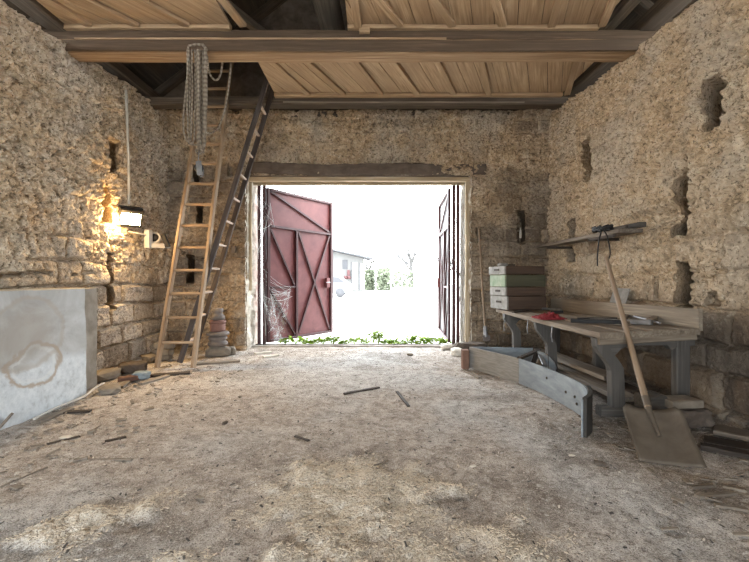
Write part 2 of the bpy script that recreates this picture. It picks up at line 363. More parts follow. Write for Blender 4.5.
# limewashed reveals of the gateway, part of the wall
def reveal(x, sgn):
    yy = axis((YB-.03, YO, .018)); zz = axis((-.1, GZ+.05, .018)); a, b = np.meshgrid(yy, zz, indexing='ij')
    r = (fbm(a*8, b*8, 4, 81)-.5)*.07+(fbm(a*25, b*25, 3, 83)-.5)*.03
    round_ = sst(YB+.10, YB-.03, a)*.03
    p = np.stack([x+sgn*(r+.01)-sgn*round_, a, b], -1)
    o = grid('reveal', p, np.zeros(p.shape), M['lime']); o.parent = wb
    at = o.data.attributes.new('gc', 'FLOAT_VECTOR', 'POINT'); at.data.foreach_set('vector', p.astype(np.float32).ravel())
reveal(GX0, 1); reveal(GX1, -1)
MB().beam((GX0-.3, YO-.24, GZ+.12), (GX1+.3, YO-.24, GZ+.12), .44, .22).build('soffit', M['lintel'], wb)
# outer skin and the gable above
mb = MB()
mb.beam((XL-.6, YO+.1, 2.1), (GX0, YO+.1, 2.1), .12, 4.2); mb.beam((GX1, YO+.1, 2.1), (XR+.6, YO+.1, 2.1), .12, 4.2)
mb.beam((GX0, YO+.1, 3.6), (GX1, YO+.1, 3.6), .12, 1.2); mb.build('outer_skin', M['lime'], wb)
Mg = Matrix(((1, 0, 0, 0), (0, 0, 1, 0), (0, 1, 0, 0), (0, 0, 0, 1)))
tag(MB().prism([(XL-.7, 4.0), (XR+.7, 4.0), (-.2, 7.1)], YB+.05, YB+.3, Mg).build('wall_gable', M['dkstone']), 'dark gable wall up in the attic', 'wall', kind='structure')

# floor
fx = axis((-4.2, -3.6, .1), (-3.6, 3.2, .017), (3.2, 3.9, .1)); fy = axis((-3, 1.4, .2), (1.4, 4.2, .014), (4.2, 7.2, .022))
u, v = np.meshgrid(fx, fy, indexing='ij')
def saw_mask(u, v):
    n = fbm(u*1.6, v*1.6, 4, 91)
    a = np.exp(-(((u+.15)/.62)**2+((v-2.12)/.52)**2)); b = np.exp(-(((v-2.1-.55*(u+1.2))/.22)**2+((u+1.25)/.55)**2))*.68; c = np.exp(-(((u+.2)/1.2)**2+((v-1.65)/.42)**2))*.8
    n2 = fbm(u*7, v*7, 4, 89)
    return np.clip(sst(.34, .80, np.maximum(np.maximum(a*1.15, b), c)*.95+(n-.5)*.7+(n2-.5)*.9), 0, 1)
def floor_h(u, v):
    s = saw_mask(u, v)
    h = (fbm(u*.8, v*.8, 3, 90)-.5)*.05+(fbm(u*5, v*5, 4, 92)-.5)*.022+(fbm(u*22, v*22, 3, 94)-.5)*.012
    h = h+s*(.012+(fbm(u*7, v*7, 4, 95)-.35)*.09+(fbm(u*30, v*30, 2, 97)-.5)*.016)
    return h-.004
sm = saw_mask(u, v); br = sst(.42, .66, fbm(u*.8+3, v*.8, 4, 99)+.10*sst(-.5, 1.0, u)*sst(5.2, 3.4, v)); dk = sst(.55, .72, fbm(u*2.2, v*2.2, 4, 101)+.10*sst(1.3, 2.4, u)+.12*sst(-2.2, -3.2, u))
fh = floor_h(u, v)
import bisect
_lx, _ly = list(fx), list(fy)
def _ix(x, y): return min(max(bisect.bisect(_lx, x)-1, 0), len(_lx)-1), min(max(bisect.bisect(_ly, y)-1, 0), len(_ly)-1)
def fz(x, y): return float(fh[_ix(x, y)])
def floor_mat():
    m, nt, b = mat('dirt_floor', .97, .06); o = oco(nt)
    at = N(nt, 'ShaderNodeAttribute', attribute_name='wcol'); sp = nt.nodes.new('ShaderNodeSeparateColor'); nt.links.new(at.outputs['Color'], sp.inputs[0])
    f = noi(nt, o, 7, 8, .72, .3); f2 = noi(nt, o, 55, 5, .7); f3 = noi(nt, o, 130, 3, .7); f4 = noi(nt, o, 24, 6, .72, .3)
    dirt = ramp(nt, f, [(.36, (.345, .33, .312)), (.5, (.52, .505, .485)), (.64, (.66, .65, .635))])
    brown = ramp(nt, f, [(.36, (.25, .19, .145)), (.5, (.41, .325, .255)), (.64, (.55, .475, .40))])
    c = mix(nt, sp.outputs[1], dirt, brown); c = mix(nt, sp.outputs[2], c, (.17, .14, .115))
    c = mix(nt, ramp(nt, f4, [(.36, (.8, .8, .8)), (.45, (0, 0, 0))]), c, (.17, .14, .115)); c = mix(nt, ramp(nt, f4, [(.55, (0, 0, 0)), (.63, (.6, .6, .6))]), c, (.74, .71, .67))
    saw = ramp(nt, f2, [(.36, (.44, .355, .265)), (.47, (.67, .59, .48)), (.60, (.80, .735, .64))])
    c = mix(nt, sp.outputs[0], c, saw)
    c = mix(nt, ramp(nt, f3, [(.38, (.8, .8, .8)), (.46, (0, 0, 0))]), c, (.13, .105, .085))
    c = mix(nt, ramp(nt, f3, [(.55, (0, 0, 0)), (.66, (.7, .7, .7))]), c, (.72, .67, .60))
    nt.links.new(c, b.inputs['Base Color']); ad = N(nt, 'ShaderNodeMath', operation='ADD'); nt.links.new(f2, ad.inputs[0]); nt.links.new(f3, ad.inputs[1])
    bump(nt, b, ad.outputs[0], .8, .012); return m
M['floor'] = floor_mat()
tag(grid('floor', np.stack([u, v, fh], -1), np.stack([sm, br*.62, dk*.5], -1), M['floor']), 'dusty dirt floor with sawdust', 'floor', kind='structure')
# yard outside
M['yard'] = plain('pale_yard', (.48, .47, .45), (.62, .61, .58), .7, 1.)
tag(MB().box((0, 48, -.14), (120, 82, .2)).build('ground', M['yard']), 'pale yard outside the gate', 'ground', kind='structure')
tag(MB().box((0, -33, -.14), (120, 60, .2)).build('ground_rear', M['yard']), 'pale yard behind the barn', 'ground', kind='structure')
tag(MB().beam((GX0, 7.12, -.02), (GX1, 7.12, -.02), .10, .09, seg=30, jit=.008).build('trim_1', M['concrete']), 'pale stone threshold of the gateway', 'threshold', kind='structure')
tag(MB().beam((GX0+.05, 7.20, .0), (GX1-.05, 7.20, .0), .05, .06).build('trim_2', M['dkwood']), 'dark bar along the threshold', 'threshold', kind='structure')

# ------------------------------------------------------------------ timber overhead
ZC = 4.11; HC = ZC-H
def ceil_pt(px, py): return ((px-CX)*HC/(CY-py), F*HC/(CY-py))
def clip(poly, a, b, c):   # keep a*x+b*y<=c
    r = []
    for i in range(len(poly)):
        p, q = poly[i], poly[(i+1) % len(poly)]; dp = a*p[0]+b*p[1]-c; dq = a*q[0]+b*q[1]-c
        if dp <= 0: r.append(p)
        if dp*dq < 0: t = dp/(dp-dq); r.append((p[0]+(q[0]-p[0])*t, p[1]+(q[1]-p[1])*t))
    return r
I4 = Matrix()
def ceiling_panel(name, x0, x1, y0, y1, lines, label, yaw):
    root = thing(name, label, 'ceiling', ((x0+x1)/2, (y0+y1)/2, ZC), kind='structure')
    mb = MB(); a = math.radians(yaw); dx, dy = math.sin(a), math.cos(a); nx, ny = dy, -dx
    t = -8.
    rg = random.Random(int(x0*100)+5)
    while t < 8.:
        w = rg.uniform(.17, .26); poly = [(x0, y0), (x1, y0), (x1, y1), (x0, y1)]
        poly = clip(poly, nx, ny, t+w-.005); poly = clip(poly, -nx, -ny, -t-.002) if poly else poly
        t += w
        if len(poly) < 3: continue
        zz = rg.uniform(0, .008); n = len(poly); off = Vector((rg.uniform(0, 40), rg.uniform(0, 40), 0))
        vs = [(p[0], p[1], ZC+zz) for p in poly]+[(p[0], p[1], ZC+.03+zz) for p in poly]
        gs = [off+Vector((p[0]*dx+p[1]*dy, p[0]*nx+p[1]*ny, z)) for z in (0, .03) for p in poly]
        mb.add(vs, [tuple(range(n-1, -1, -1)), tuple(range(n, 2*n))]+[(i, (i+1) % n, n+(i+1) % n, n+i) for i in range(n)], gs)
    mb.build('boards', M['board'], root)
    for (p, q) in lines:
        A = Vector((*ceil_pt(*p), 0)); B = Vector((*ceil_pt(*q), 0)); D = (B-A)/(B.y-A.y)
        pa = A+D*(y0+.02-A.y); pb = A+D*(y1-.10-A.y)
        while pa.x < x0+.05 and pa.y < pb.y-.1: pa += D*.05
        while pa.x > x1-.05 and pa.y < pb.y-.1: pa += D*.05
        MB().beam(pa+V(0, 0, ZC-.02), pb+V(0, 0, ZC-.02), .085, .042, seg=6, jit=.006).build('batten', M['batten'], root)
    MB().beam((x0, y1-.05, ZC-.024), (x1, y1-.05, ZC-.024), .095, .045, seg=14, jit=.008).build('edge_board', M['batten'], root)
    return root
ceiling_panel('ceiling', XL-.1, -1.63, 2.2, 4.66, [((52, 0), (93, 26)), ((90, 0), (146, 28)), ((144, 0), (197, 29)), ((224, 0), (240, 20))], 'board ceiling over the left side of the beam', 36)
ceiling_panel('ceiling', -.28, 2.60, 2.2, 4.66, [((355, 0), (358, 23)), ((381, 0), (400, 23)), ((436, 0), (452, 23)), ((496, 0), (503, 23)), ((558, 0), (552, 23)), ((612, 0), (602, 23))], 'board ceiling over the right side of the beam', 18)
ceiling_panel('ceiling', -1.53, 2.98, 4.87, 6.34, [((275.5, 64), (309, 93.5)), ((311, 64), (346, 95)), ((359, 64), (382, 94)), ((396, 64), (419, 95)), ((439, 64), (455, 95)), ((481.6, 62), (489, 94)), ((575.5, 62), (567, 93))], 'board ceiling between the beam and the gate wall', 24)
def timber(name, p0, p1, w, h, m, label, cat='beam', jit=.012, **k):
    return tag(MB().beam(p0, p1, w, h, seg=24, jit=jit, **k).build(name, M[m]), label, cat, kind='structure')
timber('beam', (XL-.3, 4.735, 3.905), (XR+.3, 4.735, 3.905), .24, .17, 'beam', 'great tie beam across the barn', jit=.014)
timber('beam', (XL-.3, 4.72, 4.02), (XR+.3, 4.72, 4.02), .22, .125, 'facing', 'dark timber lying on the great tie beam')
timber('trim_14', (XL-.2, 4.60, 3.882), (XR+.2, 4.60, 3.882), .03, .122, 'facing', 'added dark strip painting shade on the front of the great tie beam', 'trim', jit=.005)  # added strip, its dark colour stands for shade on the beam's front face
timber('trim_3', (XL+.1, 4.585, 3.95), (.85, 4.585, 3.95), .04, .016, 'batten', 'thin lath nailed to the tie beam', 'trim', jit=.004)
tag(MB().box((-.085, 4.585, 4.055), (.12, .05, .075), ch=.006).build('wood_block', M['batten']), 'small wood block nailed on the dark timber over the tie beam', 'wood block')
timber('beam', (XL-.3, 6.42, 4.03), (XR+.3, 6.42, 4.03), .20, .13, 'darkbeam', 'dark wall plate under the far ceiling edge')
timber('trim_4', (-1.4, 6.30, 3.985), (2.4, 6.30, 3.985), .025, .02, 'old', 'thin lath on the far wall plate', 'trim', jit=.004)
timber('beam', (XR+.15, -2, 4.02), (XR+.15, 6.9, 4.18), .22, .16, 'darkbeam', 'wall plate on top of the right wall')
timber('beam', (XL-.12, -2, 4.02), (XL-.12, 6.9, 4.18), .22, .16, 'darkbeam', 'wall plate on top of the left wall')
timber('beam', (2.78, 2.3, 4.22), (2.92, 6.6, 4.30), .13, .13, 'old', 'pale pole under the eaves over the right wall')
# attic roof
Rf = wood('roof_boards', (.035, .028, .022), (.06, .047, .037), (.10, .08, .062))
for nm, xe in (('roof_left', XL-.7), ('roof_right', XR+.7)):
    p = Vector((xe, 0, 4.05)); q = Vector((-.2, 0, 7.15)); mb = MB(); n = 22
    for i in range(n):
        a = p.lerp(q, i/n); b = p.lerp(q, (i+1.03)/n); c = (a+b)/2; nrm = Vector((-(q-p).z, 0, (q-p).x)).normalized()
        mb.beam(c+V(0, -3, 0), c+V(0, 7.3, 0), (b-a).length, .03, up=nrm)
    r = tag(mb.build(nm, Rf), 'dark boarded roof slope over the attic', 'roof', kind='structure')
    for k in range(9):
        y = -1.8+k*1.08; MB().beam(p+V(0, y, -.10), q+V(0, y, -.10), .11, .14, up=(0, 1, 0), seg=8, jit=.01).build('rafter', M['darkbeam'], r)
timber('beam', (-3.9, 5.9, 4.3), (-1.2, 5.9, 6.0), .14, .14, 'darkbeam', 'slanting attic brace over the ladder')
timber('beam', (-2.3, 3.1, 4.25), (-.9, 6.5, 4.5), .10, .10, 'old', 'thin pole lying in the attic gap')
tag(MB().tube([(-.62, 3.6, 4.62), (-.50, 6.7, 4.68)], .17, 18).build('log', M['old']), 'thick log lying in the attic above the ceiling gap', 'log')

# ------------------------------------------------------------------ gateway
mb = MB(); lx0, lx1 = (251-CX)*YB/F, (486-CX)*YB/F
tag(MB().beam((lx0, YB+.055, GZ+.13), (lx1, YB+.055, GZ+.11), .16, .20, seg=60, jit=.035).build('trim_5', M['lintel']), 'dark lintel over the gateway', 'lintel', kind='structure')
tag(MB().beam((GX0-.02, YB+.06, GZ-.035), (GX1+.02, YB+.06, GZ-.035), .09, .075, seg=10, jit=.006).build('trim_6', M['frame']), 'pale wooden head of the gate frame', 'trim', kind='structure')
tag(MB().beam((GX0, YB+.32, GZ-.045), (GX1, YB+.32, GZ-.045), .07, .06, seg=10, jit=.006).build('trim_7', M['frame']), 'second wooden head rail of the gate frame', 'trim', kind='structure')
tag(MB().beam((GX1-.02, YB+.06, 0), (GX1-.02, YB+.06, GZ), .07, .05, seg=20, jit=.01).build('trim_8', M['frame']), 'wooden right post of the gate frame', 'trim', kind='structure')
tag(MB().beam((GX0+.03, YB+.10, 1.0), (GX0+.03, YB+.10, GZ), .05, .04, seg=20, jit=.01).build('trim_9', M['frame']), 'wooden left post of the gate frame', 'trim', kind='structure')
for i, (x, y) in enumerate(((-2.045, 7.27), (1.56, 7.27), (-1.955, 7.27), (1.485, 7.27))):
    tag(MB().beam((x, y, -.05), (x, y, 2.92), .055, .07, ch=.006).build('trim_%d' % (10+i), M['redframe']), ('outer red steel post at the left jamb', 'outer red steel post at the right jamb', 'inner red steel hinge post on the left', 'inner red steel hinge post on the right')[i], 'post', kind='structure')
def gate_leaf(A, B, label, skin, fullbrace):
    A = Vector(A); B = Vector(B); L = (B-A).length; ux = (B-A).normalized(); nrm = Vector((ux.y, -ux.x, 0))
    if nrm.dot(Vector((0, 0, 0))-A) < 0: nrm = -nrm
    root = thing('gate_leaf', label, 'gate', A)
    z0, z1 = .045, 2.86
    def pt(u, z, o=0.): return A+ux*(u*L)+V(0, 0, z)+nrm*o
    MB().beam(pt(.02, (z0+z1)/2), pt(.985, (z0+z1)/2), .006, z1-z0, ch=.001).build('sheet', M[skin], root)
    fr = MB()
    for a, b, w in (((.0, z0), (.0, z1), .06), ((.985, z0), (.985, z1), .075)): fr.beam(pt(*a, .03), pt(*b, .03), w, .05, up=nrm, ch=.004)
    for z in (z0+.02, z1-.02): fr.beam(pt(.03, z, .03), pt(.96, z, .03), .05, .045, up=nrm, ch=.004)
    fr.build('frame', M['redframe'], root)
    zm = 2.17
    MB().beam(pt(.03, zm, .03), pt(.96, zm, .03), .045, .045, up=nrm, ch=.004).build('mid_rail', M['redframe'], root)
    MB().beam(pt(.40, z0+.04, .03), pt(.40, zm-.03, .03), .055, .045, up=nrm, ch=.004).build('stile', M['redframe'], root)
    MB().beam(pt(.03, 1.045, .03), pt(.375, 1.045, .03), .035, .04, up=nrm, ch=.004).build('short_rail', M['redframe'], root)
    for a, b in (((.03, z1-.05), (.95, zm+.04)), ((.03, zm-.05), (.37, 1.08)), ((.03, 1.0), (.38, z0+.06)), ((.43, zm-.04), (.95, z0+.08)), ((.95, zm-.04), (.43, z0+.08))):
        MB().beam(pt(*a, .027), pt(*b, .027), .04, .03, up=nrm, ch=.003).build('brace', M['redframe'], root)
    lb = MB().beam(pt(.90, 1.02, .055), pt(.90, 1.22, .055), .10, .06, up=nrm, ch=.006).build('lock_box', M['red'], root)
    MB().tube([pt(.90, 1.13, .08), pt(.90, 1.13, .13), pt(.86, 1.13, .14), pt(.82, 1.13, .14)], .009, 8).build('latch_handle', M['steel'], lb)
    for z in (.5, 1.45, 2.4): MB().tube([pt(-.02, z-.06, .03), pt(-.02, z+.06, .03)], .024, 10).build('hinge', M['redframe'], root)
gate_leaf((-1.915, 7.31, 0), (-.896, 8.74, 0), 'red sheet metal gate leaf with braces standing open on the left', 'red', True)
gate_leaf((1.445, 7.33, 0), (1.55, 9.08, 0), 'narrow looking gate leaf folded open beside the right jamb', 'grey_sheet', True)
# cobwebs
def cobweb(label, anchors, n, seed, sheet=None):
    rg = random.Random(seed); t = thing('cobweb', label, 'cobweb', anchors[0]); mb = MB()
    for i in range(n):
        a, b = rg.sample(anchors, 2); a = Vector(a)+V(rg.uniform(-.05, .05), rg.uniform(-.05, .05), rg.uniform(-.12, .12)); b = Vector(b)+V(rg.uniform(-.05, .05), rg.uniform(-.05, .05), rg.uniform(-.12, .12))
        sag = rg.uniform(.0, .10); mb.tube([a.lerp(b, k/6)-V(0, 0, sag*math.sin(math.pi*k/6)) for k in range(7)], rg.uniform(.0014, .003), 4)
    mb.build('threads', M['thread'], t)
    if sheet:
        s = MB()
        for (a, b, c, d) in sheet:
            vs = []; 
            for i in range(9):
                for j in range(9):
                    p = Vector(a).lerp(Vector(b), i/8).lerp(Vector(d).lerp(Vector(c), i/8), j/8); p.y += .05*math.sin(i*.8)*math.sin(j*.7); vs.append(p)
            s.add(vs, [(i*9+j, (i+1)*9+j, (i+1)*9+j+1, i*9+j+1) for i in range(8) for j in range(8)], vs, True)
        s.build('veil', M['web'], t)
cobweb('dusty cobweb veil in the lower hinge corner of the red gate', [P(262, 300, 7.22), P(266, 330, 7.22), P(285, 345, 7.4), P(270, 292, 7.3), P(290, 292, 7.6), P(262, 270, 7.22)], 22, 1,
       [(P(263, 292, 7.22), P(290, 291, 7.6), P(284, 346, 7.45), P(274, 346, 7.22)), (P(262, 296, 7.2), P(274, 300, 7.3), P(281, 346, 7.3), P(276, 347, 7.2))])
cobweb('cobweb threads across the upper left gate post', [P(256, 190, 7.15), P(262, 210, 7.2), P(268, 208, 7.25), P(258, 235, 7.15), P(272, 222, 7.3), P(257, 255, 7.1)], 20, 2)
cobweb('cobweb threads at the right gate jamb', [P(466, 188, 7.0), P(452, 205, 7.5), P(466, 230, 7.0), P(455, 250, 7.4), P(466, 270, 7.0), P(456, 300, 7.4), P(464, 320, 7.0)], 20, 3)

# ------------------------------------------------------------------ ladders
def ladder(label, base, topc, side, w0, w1, rw, rt, m, mr, step, z_first):
    base = Vector(base); topc = Vector(topc); side = Vector(side).normalized(); root = thing('ladder', label, 'ladder', base)
    ax = (topc-base).normalized(); nrm = side.cross(ax).normalized()
    for s in (-1, 1): MB().beam(base+side*s*w0/2, topc+side*s*w1/2, rt, rw, up=nrm, seg=14, jit=.007).build('rail', M[m], root)
    L = (topc-base).length; q = z_first
    while q < L-.12:
        t = q/L; c = base.lerp(topc, t); w = w0+(w1-w0)*t
        MB().beam(c-side*(w/2+.01), c+side*(w/2+.01), .035 if mr == m else .04, .035 if mr == m else .028, up=ax, seg=3, jit=.004).build('rung', M[mr], root); q += step
    return root
ladder('tall pale wooden ladder rising behind the hanging rope', (-2.595, 5.27, .03), (-2.47, 6.62, 5.15), (1, 0, 0), .47, .40, .085, .04, 'ladder', 'ladder', .335, .33)
ladder('dark narrow ladder leaning from the floor to the ceiling edge', (-2.70, 5.82, .03), (-1.55, 6.12, 4.20), (-.04, 1, 0), .44, .36, .07, .04, 'darkladder', 'rungwood', .36, .3)

# ------------------------------------------------------------------ rope over the beam
rt = thing('rope', 'thick rope hanging in long loops from the tie beam', 'rope', P(200, 48, 4.59))
def hang(x0, x1, ytop, ybot, d, wob=.0, n=14):
    r = []
    for i in range(n+1):
        t = i/n; a = math.pi*t; x = x0+(x1-x0)*(1-math.cos(a))/2; y = ytop+(ybot-ytop)*min(1, math.sin(a)**.35 if 0 < t < 1 else 0)
        r.append(P(x+wob*math.sin(i*1.7), y, d))
    return r
k = 0
for (x0, x1, yb, d, q) in ((187.3, 192.2, 141, 4.56, .011), (189.8, 195.2, 145, 4.585, .010), (198.6, 205.6, 150, 4.55, .019), (201.6, 203.2, 146, 4.60, .011), (197.2, 200.4, 152, 4.59, .012)):
    MB().tube(hang(x0, x1, 50, yb, d, .30, 28), q, 8).build('strand', M['rope'], rt)
def catm(pts, n=6):
    r = []; p = [pts[0]]+pts+[pts[-1]]
    for i in range(1, len(p)-2):
        for k in range(n):
            t = k/n; a, b, c, d = p[i-1], p[i], p[i+1], p[i+2]
            r.append(.5*((2*b)+(c-a)*t+(2*a-5*b+4*c-d)*t*t+(3*b-a-3*c+d)*t**3))
    r.append(p[-2]); return r
MB().tube(catm([P(189, 50, 4.56), P(187, 80, 4.56), P(184, 110, 4.57), P(183.5, 130, 4.57), P(188, 142, 4.57), P(194, 145, 4.57), P(199, 145, 4.57)]), .012, 8).build('loop', M['rope'], rt)
MB().tube(catm([P(207, 56, 4.57), P(209, 72, 4.9), P(214, 79.5, 4.95), P(219, 78, 4.95), P(222, 66, 4.95), P(222, 56, 4.97)]), .012, 8).build('loop', M['rope'], rt)
MB().tube(catm([P(231, 56, 4.97), P(230, 75, 4.95), P(226, 105, 4.95), P(219, 126, 4.9), P(211, 133, 4.8), P(205, 131, 4.65), P(203, 125, 4.6)]), .012, 8).build('loop', M['rope'], rt)
MB().tube([P(188, 50, 4.55), P(189, 46, 4.57), P(196, 44.5, 4.58), P(203, 45, 4.58), P(207, 50, 4.56)], .016, 8).build('binding', M['rope'], rt)
MB().tube(catm([P(196, 145, 4.53), P(201, 147, 4.51), P(203, 151, 4.53), P(199, 154, 4.55), P(196, 151, 4.54), P(199, 148, 4.51), P(204, 153, 4.53)]), .012, 8).build('knot', M['rope'], rt)
pb = thing('pulley', 'small dark pulley hook hanging at the rope end', 'pulley', P(199, 160, 4.54))
MB().tube(catm([P(199, 151, 4.54), P(198.5, 157, 4.54), P(198, 162, 4.54)]), .006, 6).build('shackle', M['steel'], pb)
MB().lathe([(.02, -.018), (.048, -.018), (.05, -.006), (.04, 0), (.05, .006), (.048, .018), (.02, .018)], Matrix.Translation(P(199, 168, 4.54)) @ Matrix.Rotation(math.radians(80), 4, 'X') @ Matrix.Rotation(.4, 4, 'Y'), 18).build('sheave', M['black'], pb)
MB().beam(P(198.4, 161, 4.50), P(199.8, 175, 4.50), .06, .012, up=(0, 1, 0)).build('cheek', M['steel'], pb)
MB().tube(catm([P(199.5, 174, 4.53), P(201, 177, 4.53), P(203, 174.5, 4.53), P(203.5, 170, 4.53)]), .006, 6).build('hook', M['steel'], pb)

# ------------------------------------------------------------------ left wall fittings
XW = XL+.04
MB().tube(catm([V(XW, F*XW/(126-CX), H-(90-CY)*(F*XW/(126-CX))/F), V(XW+.01, F*(XW)/(127.5-CX), 3.0), V(XW, F*XW/(129-CX), 2.27)]), .017, 10).solo('conduit_pipe', M['white'], 'pale conduit pipe running down to the wall lamp', 'pipe')
lc = P(131, 218, 5.60)
lamp = thing('wall_lamp', 'lit black floodlight on the left stone wall', 'lamp', lc)
ln = Vector((.62, -.62, -.40)).normalized(); Rl = ln.to_track_quat('Z', 'Y').to_matrix().to_4x4(); Ml = Matrix.Translation(lc) @ Rl
def rrect(w, h): return [(-w/2, -h/2), (w/2, -h/2), (w/2, h/2), (-w/2, h/2)]
bx = MB()
bx.prism(rrect(.29, .28), -.10, -.02, Ml); 
for i in range(5): bx.prism([(-.12+i*.055, -.11), (-.10+i*.055, -.11), (-.10+i*.055, .11), (-.12+i*.055, .11)], -.14, -.10, Ml)
bx.build('housing', M['black'], lamp)
me_, nt, b = mat('lamp_glass', .3); b.inputs['Base Color'].default_value = (1, .9, .7, 1); b.inputs['Emission Color'].default_value = (1, .70, .34, 1); b.inputs['Emission Strength'].default_value = 26.
MB().prism(rrect(.255, .225), -.025, -.006, Ml).build('glass', me_, lamp)
rm = MB()
for a, c in (((-.135, -.12), (.135, -.10)), ((-.135, .10), (.135, .12)), ((-.135, -.12), (-.122, .12)), ((.122, -.12), (.135, .12))):
    rm.prism([(a[0], a[1]), (c[0], a[1]), (c[0], c[1]), (a[0], c[1])], -.03, .0, Ml)
rm.prism([(-.14, .085), (.14, .085), (.14, .125), (-.14, .125)], -.05, .07, Ml)
rm.build('bezel', M['black'], lamp)
MB().beam(lc-ln*.12, V(XL-.02, lc.y+.14, lc.z+.06), .05, .03).build('bracket', M['steel'], lamp)
pl = bpy.data.lights.new('floodlight', 'AREA'); pl.shape = 'RECTANGLE'; pl.size = .24; pl.size_y = .21; pl.energy = 14; pl.color = (1, .66, .30)
lo = bpy.data.objects.new('floodlight', pl); COL.objects.link(lo); lo.parent = lamp; lo.location = ln*.012; lo.rotation_euler = (-ln).to_track_quat('Z', 'Y').to_euler()
ps = bpy.data.lights.new('floodlight_spill', 'POINT'); ps.shadow_soft_size = .06; ps.energy = 8; ps.color = (1, .62, .24)
lo = bpy.data.objects.new('floodlight_spill', ps); COL.objects.link(lo); lo.parent = lamp; lo.location = V(.02, -.24, -.06)
sb = thing('socket_bracket', 'white socket fitting on a short board right of the lamp', 'socket', P(158, 247, 5.95))
MB().box(P(148.5, 239, 5.95), (.07, .10, .27)).build('backbox', M['white'], sb)
MB().beam(P(151, 245.5, 5.98), P(170, 246, 6.15), .05, .07, seg=4, jit=.004).build('board', M['white'], sb)
MB().lathe([(.055, 0), (.08, 0), (.085, .02), (.085, .08), (.068, .08), (.062, .02), (.055, .02)], Matrix.Translation(P(157, 239, 6.12)) @ Matrix.Rotation(math.radians(78), 4, 'X'), 20).build('ring', M['white'], sb)
MB().lathe([(.005, 0), (.06, 0), (.06, .07), (.005, .075)], Matrix.Translation(P(156.5, 239, 6.10)) @ Matrix.Rotation(math.radians(78), 4, 'X'), 16).build('plug_face', M['black'], sb)
MB().tube([P(128, 231.5, 5.7), P(137, 233, 5.75), P(146, 235, 5.9)], .010, 8).build('cable_tube', M['white'], sb)
MB().beam(P(163, 235, 6.1), P(168, 247, 6.1), .07, .05, up=(0, 1, 0)).build('dark_clamp', M['black'], sb)
sw = P(234, 249.5, 6.83)
MB().beam(sw+V(0, -.012, -.055), sw+V(0, -.012, .055), .075, .045, up=(0, 1, 0)).solo('wall_switch', M['greypot'], 'small grey switch on the back wall beside the dark ladder', 'switch')

# ------------------------------------------------------------------ concrete slab at the left
def slab_mat():
    m, nt, b = mat('stained_render', .75, .25); o = oco(nt)
    f = noi(nt, o, 2.2, 6, .62, .8); f2 = noi(nt, o, 14, 6, .7); sx = nt.nodes.new('ShaderNodeSeparateXYZ'); nt.links.new(o, sx.inputs[0])
    c = ramp(nt, f, [(.32, (.32, .32, .315)), (.5, (.43, .435, .43)), (.68, (.53, .55, .555))])
    def math_(op, a, b_=0.):
        n = N(nt, 'ShaderNodeMath', operation=op)
        for s, v in ((n.inputs[0], a), (n.inputs[1], b_)):
            if isinstance(v, (int, float)): s.default_value = v
            else: nt.links.new(v, s)
        return n.outputs[0]
    w = math_('MULTIPLY', math_('SUBTRACT', f, .5), .22)
    # pale lower washed area and its brown tide ring (marks of old spills)
    low = math_('ADD', sx.outputs[2], math_('MULTIPLY', math_('SUBTRACT', noi(nt, o, 3.5, 5), .5), .30))
    c = mix(nt, ramp(nt, low, [(.42, (1, 1, 1)), (.50, (0, 0, 0))]), c, ramp(nt, f2, [(.36, (.50, .54, .57)), (.64, (.67, .705, .73))]))
    def ring(y, z, r0, sy, thick, col, c, amt):
        dy = math_('MULTIPLY', math_('SUBTRACT', sx.outputs[1], y), sy); dz = math_('SUBTRACT', sx.outputs[2], z)
        r = math_('ADD', math_('SQRT', math_('ADD', math_('MULTIPLY', dy, dy), math_('MULTIPLY', dz, dz))), w)
        k = math_('ABSOLUTE', math_('SUBTRACT', r, r0)); kk = ramp(nt, math_('DIVIDE', k, thick), [(.3, (amt,)*3), (1, (0, 0, 0))])
        return mix(nt, kk, c, col)
    c = ring(.52, .44, .20, .72, .022, (.36, .275, .19), c, .75); c = ring(.52, .45, .165, .72, .016, (.66, .68, .68), c, .6)
    c = ring(.45, .72, .30, .8, .03, (.38, .33, .27), c, .5); c = ring(.42, .72, .10, .8, .22, (.34, .31, .27), c, .7)
    c = mix(nt, ramp(nt, f2, [(.28, (.45, .45, .45)), (.42, (0, 0, 0))]), c, (.33, .31, .29))
    nt.links.new(c, b.inputs['Base Color']); bump(nt, b, f2, .25, .006); return m
ct = thing('concrete_slab', 'grey stained concrete slab standing along the left stone wall', 'concrete slab', (-3.2, 3.0, 0))
def slab(name, x0, x1, y0, y1, z1, m, ytop=None):
    ny, nz = 60, 24; vs = []; fs = []; mb = MB()
    for i in range(ny+1):
        for j in range(nz+1):
            t, q = i/ny, j/nz; y = y0+(y1-y0)*t; z = -.05+(z1+.05)*q
            if i == ny: y += .015*mn.noise(V(z*6, 3, 0))-.03*q
            n_ = .014*mn.noise(V(y*1.5, z*1.5, 1))+.004*mn.noise(V(y*9, z*9, 4))
            if j == nz: z += .008*mn.noise(V(y*4, 0, 9))
            vs.append(V(x1+n_, y, z))
    fs = [(i*(nz+1)+j, (i+1)*(nz+1)+j, (i+1)*(nz+1)+j+1, i*(nz+1)+j+1) for i in range(ny) for j in range(nz)]
    mb.add(vs, fs, vs, True); k = nz+1
    top = [vs[i*k+nz] for i in range(ny+1)]; tb = [V(x0, p.y, p.z) for p in top]
    mb.add(top+tb, [(i, i+1, ny+2+i, ny+1+i) for i in range(ny)], top+tb)
    en = [vs[ny*k+j] for j in range(k)]; eb = [V(x0, p.y, p.z) for p in en]
    mb.add(en+eb, [(j, k+j, k+j+1, j+1) for j in range(nz)], en+eb)
    return mb.build(name, m, ct)
slab('face', XL+.07, -2.95, 1.6, 4.14, 1.102, slab_mat())
